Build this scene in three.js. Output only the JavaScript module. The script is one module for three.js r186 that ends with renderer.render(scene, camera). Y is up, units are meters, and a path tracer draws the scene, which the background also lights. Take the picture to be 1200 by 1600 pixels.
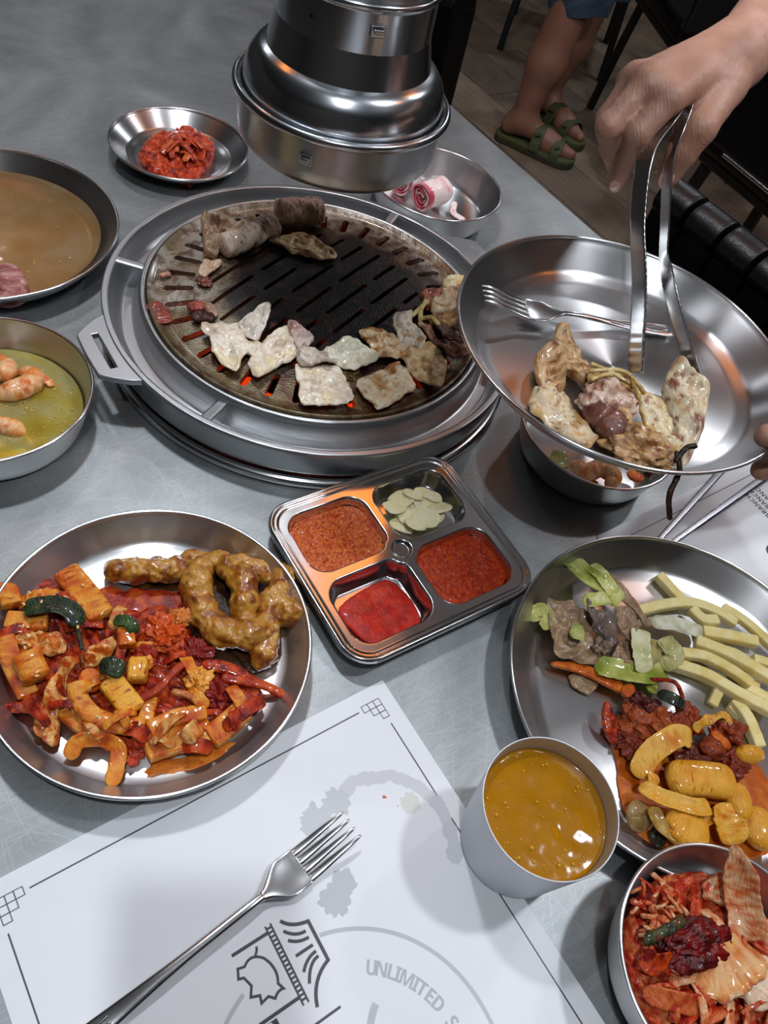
import * as THREE from 'three';
import { ImprovedNoise } from 'three/addons/math/ImprovedNoise.js';
import { mergeGeometries, mergeVertices } from 'three/addons/utils/BufferGeometryUtils.js';
import { RoundedBoxGeometry } from 'three/addons/geometries/RoundedBoxGeometry.js';
import { Brush, Evaluator, SUBTRACTION } from 'three-bvh-csg';

// ---------- camera, light, exposure ----------
const scene = new THREE.Scene();
scene.background = new THREE.Color(0x050505);
const TOP = 0.75;                                   // height of the table top above the floor
const camera = new THREE.PerspectiveCamera(65.63, 1200 / 1600, 0.02, 30);
camera.position.set(0, TOP + 0.55, 0);
camera.rotation.set(-0.8893023, 0, 0.3086931, 'XYZ');
const renderer = new THREE.WebGLRenderer({ antialias: true });
renderer.toneMapping = THREE.LinearToneMapping;
renderer.toneMappingExposure = 0.95;
renderer.shadowMap.enabled = true;
const CEILING = 2.5;
// ceiling lamps: [x, z, candela, glowing radius, colour, kind]
const WHITE = 0xf1f6ff, WARM = 0xff9a3c;
const LAMPS = [
  [0.75, -0.62, 2.7, 0.06, WHITE, 'white'], [0.06, 0.175, 2.7, 0.028, WHITE, 'white'], [-0.42, -0.92, 3.4, 0.06, WHITE, 'white'], [1.15, -1.9, 2.0, 0.06, WHITE, 'white'],
  [-2.3, -4.7, 0.4, 0.06, WHITE, 'white'], [0.6, -3.6, 2.2, 0.06, WHITE, 'white'], [-0.9, -1.9, 0.2, 0.06, WHITE, 'white'], [-1.9, -2.4, 0.4, 0.06, WHITE, 'white'],  // lamp by the standing person is unseen, added to brighten the floor
  [-0.1, -1.62, 0.9, 0.19, WARM, 'warm', 0.34], [1.1, -0.95, 0.5, 0.12, WARM, 'warm', 0.14], [0.84, -1.8, 0.7, 0.15, WARM, 'warm', 0.2], [-1.2, -1.3, 0.6, 0.12, WARM, 'warm', 0.2],
];

// ---------- helpers ----------
const N = new ImprovedNoise();
function fbm(x, y, z, o = 4) { let a = 0.5, s = 0; for (let i = 0; i < o; i++) { s += a * N.noise(x, y, z); x *= 2.03; y *= 2.03; z *= 2.03; a *= 0.5; } return s; }
function rng(seed) { let a = seed >>> 0; return () => { a = (a + 0x6d2b79f5) | 0; let t = Math.imul(a ^ (a >>> 15), 1 | a); t = (t + Math.imul(t ^ (t >>> 7), 61 | t)) ^ t; return ((t ^ (t >>> 14)) >>> 0) / 4294967296; }; }
const clamp = (x, a = 0, b = 1) => Math.min(b, Math.max(a, x)), lerp = (a, b, t) => a + (b - a) * t;
const smooth = (a, b, x) => { const t = clamp((x - a) / (b - a)); return t * t * (3 - 2 * t); };
const V = (x, y, z) => new THREE.Vector3(x / 1000, TOP + y / 1000, z / 1000);    // millimetres over the table top to metres
const used = {};
function numbered(n) { const k = used[n] ?? 0; used[n] = k + 1; return k ? `${n}_${String(k).padStart(3, '0')}` : n; }
function tag(o, label, category, group) { o.userData.label = label; o.userData.category = category; if (group) o.userData.group = group; return o; }
function mesh(geo, mat, name, parent) {
  const m = new THREE.Mesh(geo, mat); m.name = numbered(name); m.castShadow = m.receiveShadow = true;
  if (parent) parent.add(m);
  return m;
}
function centred(geo) {              // moves a geometry to its own base and says where that was
  geo.computeBoundingBox(); const b = geo.boundingBox, c = new THREE.Vector3((b.min.x + b.max.x) / 2, b.min.y, (b.min.z + b.max.z) / 2);
  geo.translate(-c.x, -c.y, -c.z); return c;
}
function solo(geo, mat, name, label, category, group) {     // a thing that is one mesh
  const c = centred(geo), m = mesh(geo, mat, name, scene); m.position.copy(c); return tag(m, label, category, group);
}
function thing(name, [x, y, z], label, category, group) {
  const g = new THREE.Group(); g.name = numbered(name); g.position.set(x, y, z); scene.add(g); return tag(g, label, category, group);
}
function struct(geo, mat, name) { const m = mesh(geo, mat, name, scene); m.userData.kind = 'structure'; return m; }
function part(geo, mat, name, parent, label) {              // geometry in world metres, put under a thing
  geo.translate(-parent.position.x, -parent.position.y, -parent.position.z);
  const m = mesh(geo, mat, name, parent); if (label) m.userData.label = label; return m;
}
function flatUV(geo, k = 20) {
  const p = geo.attributes.position, u = new Float32Array(p.count * 2);
  for (let i = 0; i < p.count; i++) { u[2 * i] = (p.getX(i) + p.getY(i) * 0.6) * k; u[2 * i + 1] = (p.getZ(i) + p.getY(i) * 0.45) * k; }
  geo.setAttribute('uv', new THREE.BufferAttribute(u, 2)); return geo;
}
const C = (h) => new THREE.Color(h);
function tint(geo, pal, { s = 120, seed = 0, sharp = 2.2, bias = 0, speck, specks = 0.3, ss = 500 } = {}) {   // colours that belong to the food: patches of sauce, browning, fat and lean
  const cs = pal.map(C), sp = speck && C(speck), p = geo.attributes.position, out = new Float32Array(p.count * 3), c = new THREE.Color();
  for (let i = 0; i < p.count; i++) {
    const x = p.getX(i) * s + seed * 3.7, y = p.getY(i) * s - seed * 1.3, z = p.getZ(i) * s + seed * 2.1;
    const v = clamp(0.5 + bias + sharp * fbm(x, y, z, 4)) * (cs.length - 1), k = Math.min(cs.length - 2, Math.floor(v));
    c.copy(cs[k]).lerp(cs[k + 1], v - k);
    if (sp) { const q = N.noise(x * ss / s, y * ss / s + 9, z * ss / s); if (q > specks) c.lerp(sp, smooth(specks, specks + 0.12, q)); }
    out[3 * i] = c.r; out[3 * i + 1] = c.g; out[3 * i + 2] = c.b;
  }
  geo.setAttribute('color', new THREE.BufferAttribute(out, 3)); return geo;
}
function build(pos, idx) { const g = new THREE.BufferGeometry(); g.setAttribute('position', new THREE.Float32BufferAttribute(pos, 3)); g.setIndex(idx); g.computeVertexNormals(); return g; }
// a solid swept along a path: flattened section w wide and t thick, rounded ends
function sweep(path, w, t, { seg = 26, rad = 14, e = 2.4, cap = 0.5, up = new THREE.Vector3(0, 1, 0), twist = 0, amp = 0, ns = 200, seed = 0, prof, bend } = {}) {
  const curve = new THREE.CatmullRomCurve3(path), L = curve.getLength(), pos = [], idx = [], c = clamp((cap * Math.min(w, 3 * t)) / L, 0.004, 0.48);
  const us = [0.0003]; for (let i = 1; i <= 4; i++) us.push(c * (1 - Math.cos((i / 4) * Math.PI / 2))); for (let i = 1; i < seg; i++) us.push(c + (1 - 2 * c) * i / seg); for (let i = 4; i >= 1; i--) us.push(1 - c * (1 - Math.cos((i / 4) * Math.PI / 2))); us.push(0.9997);
  const P = new THREE.Vector3(), T = new THREE.Vector3(), S = new THREE.Vector3(), Q = new THREE.Vector3();
  us.forEach((u) => {
    curve.getPointAt(clamp(u), P); curve.getTangentAt(clamp(u), T);
    S.crossVectors(up, T); if (S.lengthSq() < 1e-6) S.set(1, 0, 0); S.normalize(); Q.crossVectors(T, S).normalize();
    const a = typeof twist === 'function' ? twist(u) : twist; if (a) { S.applyAxisAngle(T, a); Q.applyAxisAngle(T, a); }
    const k = u < c ? 1 - u / c : u > 1 - c ? 1 - (1 - u) / c : 0, sc = Math.sqrt(Math.max(0, 1 - k * k)), [pw, pt] = prof ? prof(u) : [1, 1];
    for (let j = 0; j < rad; j++) {
      const f = (j / rad) * Math.PI * 2, cx = Math.cos(f), sx = Math.sin(f);
      const a2 = Math.sign(cx) * Math.abs(cx) ** (2 / e) * w / 2 * pw * sc; let b2 = Math.sign(sx) * Math.abs(sx) ** (2 / e) * t / 2 * pt * sc;
      if (bend) b2 += bend * (a2 / (w / 2)) ** 2;
      const x = P.x + S.x * a2 + Q.x * b2, y = P.y + S.y * a2 + Q.y * b2, z = P.z + S.z * a2 + Q.z * b2;
      const n = amp ? amp * sc * fbm(x * ns + seed, y * ns, z * ns - seed, 3) : 0;
      pos.push(x + (S.x * cx + Q.x * sx) * n, y + (S.y * cx + Q.y * sx) * n, z + (S.z * cx + Q.z * sx) * n);
    }
  });
  const R = us.length;
  for (let i = 0; i < R - 1; i++) for (let j = 0; j < rad; j++) { const a = i * rad + j, b = i * rad + (j + 1) % rad; idx.push(a, b, a + rad, b, b + rad, a + rad); }
  for (const [row, flip] of [[0, 0], [R - 1, 1]]) { const m = pos.length / 3; let x = 0, y = 0, z = 0; for (let j = 0; j < rad; j++) { const q = (row * rad + j) * 3; x += pos[q] / rad; y += pos[q + 1] / rad; z += pos[q + 2] / rad; } pos.push(x, y, z); for (let j = 0; j < rad; j++) { const a = row * rad + j, b = row * rad + (j + 1) % rad; flip ? idx.push(a, b, m) : idx.push(b, a, m); } }
  return flatUV(build(pos, idx));
}
// a slice with its own outline [x, z] in metres: top and bottom skins, wavy and curled
function slab(outline, { y = 0, th = 0.003, wave = 0.002, ws = 60, curl = 0, seed = 0, n = 56, rings = 12, edge = 0.0009, tilt = [0, 0], bump = 0, bs = 350 } = {}) {
  const cx = outline.reduce((a, p) => a + p[0], 0) / outline.length, cz = outline.reduce((a, p) => a + p[1], 0) / outline.length;
  const cu = new THREE.CatmullRomCurve3(outline.map((p) => new THREE.Vector3(p[0], 0, p[1])), true, 'catmullrom', 0.4), B = cu.getSpacedPoints(n).slice(0, n);
  let area = 0; B.forEach((p, i) => { const q = B[(i + 1) % n]; area += p.x * q.z - q.x * p.z; }); if (area > 0) B.reverse();
  const rad = Math.max(...B.map((p) => Math.hypot(p.x - cx, p.z - cz))), pos = [], idx = [];
  B.forEach((p) => { const k = 1 + 2 * edge / rad * fbm(p.x * 170 + seed, seed, p.z * 170, 2) * 2.4; p.x = cx + (p.x - cx) * k; p.z = cz + (p.z - cz) * k; });
  const at = (x, z, r, top) => {
    const body = th / 2 * Math.sqrt(Math.max(0, 1 - r ** 10)); let h = y + wave * 2 * fbm(x * ws + seed * 5, seed, z * ws, 3) + curl * r * r + (x - cx) * tilt[0] + (z - cz) * tilt[1];
    h += top ? body + bump * fbm(x * bs, seed, z * bs, 3) * Math.sqrt(Math.max(0, 1 - r ** 10)) : -body; pos.push(x, h, z);
  };
  for (const top of [1, 0]) { at(cx, cz, 0, top); for (let i = 1; i <= rings; i++) { const r = 1 - (1 - i / rings) ** 1.35; B.forEach((p) => at(cx + (p.x - cx) * r, cz + (p.z - cz) * r, r, top)); } }
  const M = 1 + rings * n;
  for (const side of [0, 1]) {
    const o = side * M, tri = (a, b, c) => (side ? idx.push(a, c, b) : idx.push(a, b, c));
    for (let j = 0; j < n; j++) tri(o, o + 1 + j, o + 1 + (j + 1) % n);
    for (let i = 0; i < rings - 1; i++) for (let j = 0; j < n; j++) { const a = o + 1 + i * n + j, b = o + 1 + i * n + (j + 1) % n; tri(a, a + n, b); tri(b, a + n, b + n); }
  }
  for (let j = 0; j < n; j++) { const a = 1 + (rings - 1) * n + j, b = 1 + (rings - 1) * n + (j + 1) % n; idx.push(a, a + M, b, b, a + M, b + M); }
  return flatUV(build(pos, idx));
}
function lump(c, [rx, ry, rz], { amp = 0.35, s = 1.6, seed = 0, detail = 12, ridge = 0, turn = 0 } = {}) {
  let g = new THREE.IcosahedronGeometry(1, detail); g.deleteAttribute('uv'); g.deleteAttribute('normal'); g = mergeVertices(g, 1e-4);
  const p = g.attributes.position, v = new THREE.Vector3();
  for (let i = 0; i < p.count; i++) {
    v.fromBufferAttribute(p, i); const q = fbm(v.x * s + seed * 7, v.y * s + seed, v.z * s, 4), k = 1 + amp * q * 2 - ridge * Math.abs(fbm(v.x * s * 1.3 - seed, v.y * s * 1.3, v.z * s * 1.3 + seed, 2)) * 1.8 + 0.06 * fbm(v.x * 7 + seed, v.y * 7, v.z * 7, 2);
    v.multiplyScalar(k); v.set(v.x * rx, v.y * ry, v.z * rz).applyAxisAngle(new THREE.Vector3(0, 1, 0), turn).add(c); p.setXYZ(i, v.x, v.y, v.z);
  }
  g.computeVertexNormals(); return flatUV(g);
}
// surface of a distance field (surface nets)
function nets(f, lo, hi, h) {
  const nx = Math.ceil((hi[0] - lo[0]) / h) + 1, ny = Math.ceil((hi[1] - lo[1]) / h) + 1, nz = Math.ceil((hi[2] - lo[2]) / h) + 1, val = new Float32Array(nx * ny * nz), id = (i, j, k) => (k * ny + j) * nx + i;
  for (let k = 0; k < nz; k++) for (let j = 0; j < ny; j++) for (let i = 0; i < nx; i++) val[id(i, j, k)] = f(lo[0] + i * h, lo[1] + j * h, lo[2] + k * h);
  const vert = new Int32Array(nx * ny * nz).fill(-1), pos = [], idx = [];
  for (let k = 0; k < nz - 1; k++) for (let j = 0; j < ny - 1; j++) for (let i = 0; i < nx - 1; i++) {
    let n = 0, x = 0, y = 0, z = 0;
    for (let a = 0; a < 8; a++) for (let b = 0; b < 3; b++) if (!(a >> b & 1)) {
      const a2 = a | 1 << b, va = val[id(i + (a & 1), j + (a >> 1 & 1), k + (a >> 2))], vb = val[id(i + (a2 & 1), j + (a2 >> 1 & 1), k + (a2 >> 2))];
      if (va < 0 !== vb < 0) { const t = va / (va - vb); n++; x += (a & 1) + (b === 0 ? t : 0); y += (a >> 1 & 1) + (b === 1 ? t : 0); z += (a >> 2) + (b === 2 ? t : 0); }
    }
    if (n) { vert[id(i, j, k)] = pos.length / 3; pos.push(lo[0] + (i + x / n) * h, lo[1] + (j + y / n) * h, lo[2] + (k + z / n) * h); }
  }
  const quad = (a, b, c, d, flip) => (flip ? idx.push(a, c, b, a, d, c) : idx.push(a, b, c, a, c, d));
  for (let k = 1; k < nz - 1; k++) for (let j = 1; j < ny - 1; j++) for (let i = 1; i < nx - 1; i++) {
    const s = val[id(i, j, k)] < 0;
    if (s !== val[id(i + 1, j, k)] < 0) quad(vert[id(i, j - 1, k - 1)], vert[id(i, j, k - 1)], vert[id(i, j, k)], vert[id(i, j - 1, k)], !s);
    if (s !== val[id(i, j + 1, k)] < 0) quad(vert[id(i - 1, j, k - 1)], vert[id(i - 1, j, k)], vert[id(i, j, k)], vert[id(i, j, k - 1)], !s);
    if (s !== val[id(i, j, k + 1)] < 0) quad(vert[id(i - 1, j - 1, k)], vert[id(i, j - 1, k)], vert[id(i, j, k)], vert[id(i - 1, j, k)], !s);
  }
  return flatUV(build(pos, idx));
}
function bone(x, y, z, a, b, ra, rb) {     // distance to a tapered capsule
  const bx = b.x - a.x, by = b.y - a.y, bz = b.z - a.z, t = clamp(((x - a.x) * bx + (y - a.y) * by + (z - a.z) * bz) / (bx * bx + by * by + bz * bz));
  return Math.hypot(x - a.x - bx * t, y - a.y - by * t, z - a.z - bz * t) - lerp(ra, rb, t);
}
const smin = (a, b, k) => { const h = Math.max(k - Math.abs(a - b), 0) / k; return Math.min(a, b) - h * h * k / 4; };
const lathe = (pts, n = 96) => { let a = 0; pts.forEach((p, i) => { const q = pts[(i + 1) % pts.length]; a += p[0] * q[1] - q[0] * p[1]; }); return new THREE.LatheGeometry((a < 0 ? pts.slice().reverse() : pts).map(([r, y]) => new THREE.Vector2(r, y)), n); };   // profile turned so that faces look outwards
function rounded(pts, r = 0.002, k = 3) {     // rounds the corners of a profile
  const out = [pts[0]];
  for (let i = 1; i < pts.length - 1; i++) {
    const p = pts[i], a = pts[i - 1], b = pts[i + 1], la = Math.hypot(a[0] - p[0], a[1] - p[1]), lb = Math.hypot(b[0] - p[0], b[1] - p[1]), q = Math.min(r, la * 0.45, lb * 0.45);
    const A = [p[0] + (a[0] - p[0]) / la * q, p[1] + (a[1] - p[1]) / la * q], B = [p[0] + (b[0] - p[0]) / lb * q, p[1] + (b[1] - p[1]) / lb * q];
    for (let j = 0; j <= k; j++) { const t = j / k; out.push([(1 - t) ** 2 * A[0] + 2 * t * (1 - t) * p[0] + t * t * B[0], (1 - t) ** 2 * A[1] + 2 * t * (1 - t) * p[1] + t * t * B[1]]); }
  }
  out.push(pts[pts.length - 1]); return out;
}
const box = (w, h, d, r = 0.004) => new RoundedBoxGeometry(w, h, d, 2, Math.min(r, w / 2.1, h / 2.1, d / 2.1));
function prep(g) { const q = g.index ? g.toNonIndexed() : g; for (const k of Object.keys(q.attributes)) if (!['position', 'normal', 'uv'].includes(k)) q.deleteAttribute(k); return q; }
const merged = (list) => mergeGeometries(list.map(prep));

// ---------- textures and materials ----------
function texture(w, h, fn, srgb) {
  const d = new Uint8Array(w * h * 4); for (let j = 0; j < h; j++) for (let i = 0; i < w; i++) { const v = fn(i, j), o = (j * w + i) * 4; if (typeof v === 'number') { d[o] = d[o + 1] = d[o + 2] = v; } else { d[o] = v[0]; d[o + 1] = v[1]; d[o + 2] = v[2]; } d[o + 3] = 255; }
  const t = new THREE.DataTexture(d, w, h); t.wrapS = t.wrapT = THREE.RepeatWrapping; t.magFilter = THREE.LinearFilter; t.minFilter = THREE.LinearMipmapLinearFilter; t.generateMipmaps = true; if (srgb) t.colorSpace = THREE.SRGBColorSpace; t.needsUpdate = true; return t;
}
function tileNoise(u, v, f, o) {      // noise that repeats with u, v in 0..1
  const a = u * Math.PI * 2, b = v * Math.PI * 2, r = f / (Math.PI * 2); return fbm(Math.cos(a) * r + 11, Math.sin(a) * r + Math.cos(b) * r, Math.sin(b) * r + 5, o);
}
const grainTex = texture(256, 256, (i, j) => 128 + 220 * tileNoise(i / 256, j / 256, 26, 4));
const spin = rng(5), ringsV = Array.from({ length: 1024 }, () => spin()), brushedTex = texture(8, 1024, (i, j) => 90 + 110 * ringsV[j]);
// scratches of the table top: fine lines both ways, denser along the brushing
const SCR = 1024, scr = new Float32Array(SCR * SCR), rs = rng(77);
for (let k = 0; k < 5200; k++) {
  let x = rs() * SCR, y = rs() * SCR; const long = k < 3200, a = long ? (rs() - 0.5) * 0.16 + 1.57 : rs() * 6.28, n = (long ? 60 : 20) + rs() * (long ? 260 : 120), w = (long ? 0.25 : 0.5) * (0.3 + rs()), cv = (rs() - 0.5) * 0.004; let b = a;
  for (let i = 0; i < n; i++) { x += Math.cos(b); y += Math.sin(b); b += cv; const q = (((y | 0) + SCR * 4) % SCR) * SCR + (((x | 0) + SCR * 4) % SCR); scr[q] = Math.max(scr[q], w); }
}
const scratchMap = texture(SCR, SCR, (i, j) => { const v = clamp(147 + 36 * tileNoise(i / SCR, j / SCR, 7, 5) + 30 * scr[j * SCR + i], 0, 255); return [v * 0.968, v * 0.998, v]; }, true);
const scratchRough = texture(512, 512, (i, j) => clamp(176 + 60 * tileNoise(i / 512, j / 512, 4, 4), 60, 255));
for (const t of [scratchMap, scratchRough]) t.repeat.set(2.2, 2.2);
const std = (o) => new THREE.MeshStandardMaterial(o), phy = (o) => new THREE.MeshPhysicalMaterial(o);
const M = {
  table: phy({ color: 0xffffff, map: scratchMap, metalness: 0.9, roughness: 0.7, roughnessMap: scratchRough }),
  steel: phy({ color: 0xc9c9c9, metalness: 1, roughness: 0.28, anisotropy: 0.8, anisotropyRotation: Math.PI / 2, bumpMap: brushedTex, bumpScale: 0.000012 }),
  polished: phy({ color: 0xd2d2d2, metalness: 1, roughness: 0.16 }),
  hood: phy({ color: 0xc8ccd0, metalness: 1, roughness: 0.2 }),
  hoodBrushed: phy({ color: 0xb4b4b4, metalness: 1, roughness: 0.3, anisotropy: 0.6, anisotropyRotation: Math.PI / 2 }),
  cast: std({ color: 0xacaeaf, metalness: 0.92, roughness: 0.35, bumpMap: grainTex, bumpScale: 0.00025 }),
  cup: std({ color: 0xc2c5c9, metalness: 0.75, roughness: 0.48 }),
  cutlery: std({ color: 0xc8c8c8, metalness: 1, roughness: 0.2 }),
  wet: phy({ vertexColors: true, roughness: 0.5, specularIntensity: 0.5, clearcoat: 0.55, clearcoatRoughness: 0.07, bumpMap: grainTex, bumpScale: 0.0007 }),
  glazed: phy({ vertexColors: true, roughness: 0.38, clearcoat: 1, clearcoatRoughness: 0.06 }),
  meat: phy({ vertexColors: true, roughness: 0.48, clearcoat: 0.4, clearcoatRoughness: 0.12, bumpMap: grainTex, bumpScale: 0.0004 }),
  dry: std({ vertexColors: true, roughness: 0.62, bumpMap: grainTex, bumpScale: 0.0003 }),
  sauce: phy({ vertexColors: true, roughness: 0.4, specularIntensity: 0.4, clearcoat: 0.4, clearcoatRoughness: 0.04, bumpMap: grainTex, bumpScale: 0.0003 }),
  crust: phy({ vertexColors: true, metalness: 0.45, roughness: 0.4, clearcoat: 0.5, clearcoatRoughness: 0.16, bumpMap: grainTex, bumpScale: 0.0006 }),
  black: std({ color: 0x0b0b0c, roughness: 0.45 }), leather: phy({ color: 0x050506, roughness: 0.36, specularIntensity: 0.7, bumpMap: grainTex, bumpScale: 0.0003 }),
  skin: phy({ vertexColors: true, roughness: 0.52, bumpMap: grainTex, bumpScale: 0.0003 }),
};
// ---------- the room ----------
const woodTex = texture(512, 512, (i, j) => { const u = i / 512, v = j / 512, n = tileNoise(u, v, 5, 5), g = tileNoise((u * 1) % 1, (v * 12) % 1, 6, 4), k = 178 + 70 * n + 46 * g; return [k * 1.02, k * 0.94, k * 0.86]; }, true);
const floorTones = [0xb4ada6, 0xa29a90, 0xbcb3a8, 0x968e86, 0xaca194].map((c) => std({ color: c, map: woodTex, roughness: 0.55 }));
const ROOM = { x0: -4.2, x1: 4.2, z0: -6.6, z1: 2.6 };
{
  const floor = struct(new THREE.BoxGeometry(8.4, 0.1, 9.2), std({ color: 0x4b4641, roughness: 0.7 }), 'floor'); floor.position.set(0, -0.056, -2);
  const r = rng(3), du = [0.735, 0.678], dn = [-0.678, 0.735], geos = [0, 1, 2].map((k) => { const g = box(0.896, 0.012, 0.196, 0.002); const uv = g.attributes.uv, p = g.attributes.position; for (let i = 0; i < uv.count; i++) uv.setXY(i, p.getX(i) * 1.1 + k * 0.37, p.getZ(i) * 1.1 + k * 0.61); return g; });
  for (let a = -9; a < 9; a++) for (let b = -14; b < 16; b++) {
    const uu = a * 0.9 + (b % 3) * 0.3, nn = b * 0.2, x = 0.3 + uu * du[0] + nn * dn[0], z = -2.9 + uu * du[1] + nn * dn[1];
    if (x < -1.6 || x > 2.3 || z > -1.1 || z < -5.4) continue;
    const p = mesh(geos[(a + 9 + b * 2 + 60) % 3], floorTones[Math.floor(r() * 5)], 'plank', floor); p.position.set(x, 0.05, z + 2); p.rotation.y = -0.7453;
  }
  const wall = std({ color: 0x55504a, roughness: 0.8 }), H = CEILING, W = 8.4, D = 9.2;
  for (const [n, w, d, x, z] of [['wall_back', W, 0.12, 0, ROOM.z0 - 0.06], ['wall_front', W, 0.12, 0, ROOM.z1 + 0.06], ['wall_left', 0.12, D, ROOM.x0 - 0.06, -2], ['wall_right', 0.12, D, ROOM.x1 + 0.06, -2]]) struct(new THREE.BoxGeometry(w, H, d), wall, n).position.set(x, H / 2, z);
  struct(new THREE.BoxGeometry(W, 0.1, D), std({ color: 0x646464, roughness: 0.85 }), 'ceiling').position.set(0, H + 0.05, -2);
}
let lampNo = 0;
for (const [x, z, cd, r, col, kind, half] of LAMPS) {
  const warm = kind === 'warm', o = thing(warm ? 'ceiling_lantern' : 'ceiling_light', [x, CEILING, z], `${warm ? 'warm orange box lantern' : 'round white ceiling drum light'} ${['over the cup', 'over the near placemat', 'over the left plates', 'over the far chairs', 'far at the back left', 'added to brighten the floor by the standing person', 'beyond the small kimchi plate', 'over the left table end', 'beyond the exhaust hood', 'beside the right chair', 'over the held plate', 'over the far left plates'][lampNo++]}`, 'lamp');
  if (warm) {
    part(new THREE.BoxGeometry(2 * r, 0.01, 2 * half).translate(x, CEILING - 0.1, z), std({ color: 0x332010, emissive: 0xff8a34, emissiveIntensity: 1.5 }), 'diffuser', o); const fr = std({ color: 0x1c120a, roughness: 0.6 });
    for (const [w, d, dx, dz] of [[2 * r + 0.03, 0.015, 0, half + 0.008], [2 * r + 0.03, 0.015, 0, -half - 0.008], [0.015, 2 * half, r + 0.008, 0], [0.015, 2 * half, -r - 0.008, 0]]) part(new THREE.BoxGeometry(w, 0.12, d).translate(x + dx, CEILING - 0.06, z + dz), fr, 'frame_side', o);
    const L = new THREE.RectAreaLight(0xff9a45, cd * 0.9 / (4 * r * half * Math.PI), 2 * r, 2 * half); L.position.set(x, CEILING - 0.11, z); L.rotation.x = -Math.PI / 2; L.name = 'lantern_light'; scene.add(L);
  } else {
    part(new THREE.CylinderGeometry(r, r, 0.05, 40).translate(x, CEILING - 0.17, z), std({ color: 0x222222, emissive: col, emissiveIntensity: 24 }), 'diffuser', o);
    part(lathe(rounded([[0.0005, 0], [0.02, 0], [0.02, -0.12], [r * 1.05, -0.135], [r * 1.05, -0.146], [0.0005, -0.146]], 0.003), 40).translate(x, CEILING, z), std({ color: 0xb8b8b8, roughness: 0.5 }), 'canopy', o);
    const L = new THREE.PointLight(col, cd); L.position.set(x, CEILING - 0.175, z); L.castShadow = true; L.shadow.radius = r / 0.02; L.name = 'lamp_glow'; scene.add(L);
  }
}
// ---------- the table ----------
const TC = [-0.479, -0.978], GRILL = [-0.128, -0.644];
{
  const t = thing('dining_table', [TC[0], 0, TC[1]], 'long stainless steel restaurant table with a grill set into its top', 'table'); t.rotation.y = -0.7453;
  const L = 2.45, W = 0.92, s = new THREE.Shape(); s.moveTo(-L / 2, -W / 2); s.lineTo(L / 2, -W / 2); s.lineTo(L / 2, W / 2); s.lineTo(-L / 2, W / 2); s.closePath();
  const h = new THREE.Path(); h.absarc(0.4844, -0.0075, 0.17, 0, Math.PI * 2, true); s.holes.push(h);
  const g = new THREE.ExtrudeGeometry(s, { depth: 0.036, bevelEnabled: true, bevelSize: 0.002, bevelThickness: 0.002, bevelSegments: 2, curveSegments: 64 }); g.rotateX(-Math.PI / 2); g.translate(0, TOP - 0.038, 0);
  mesh(g, M.table, 'table_top', t);
  for (const [x, z] of [[-1.05, -0.36], [-1.05, 0.36], [1.05, -0.36], [1.05, 0.36]]) { const q = mesh(box(0.05, TOP - 0.04, 0.05, 0.004), M.black, 'leg', t); q.position.set(x, (TOP - 0.04) / 2, z); }
}
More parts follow.
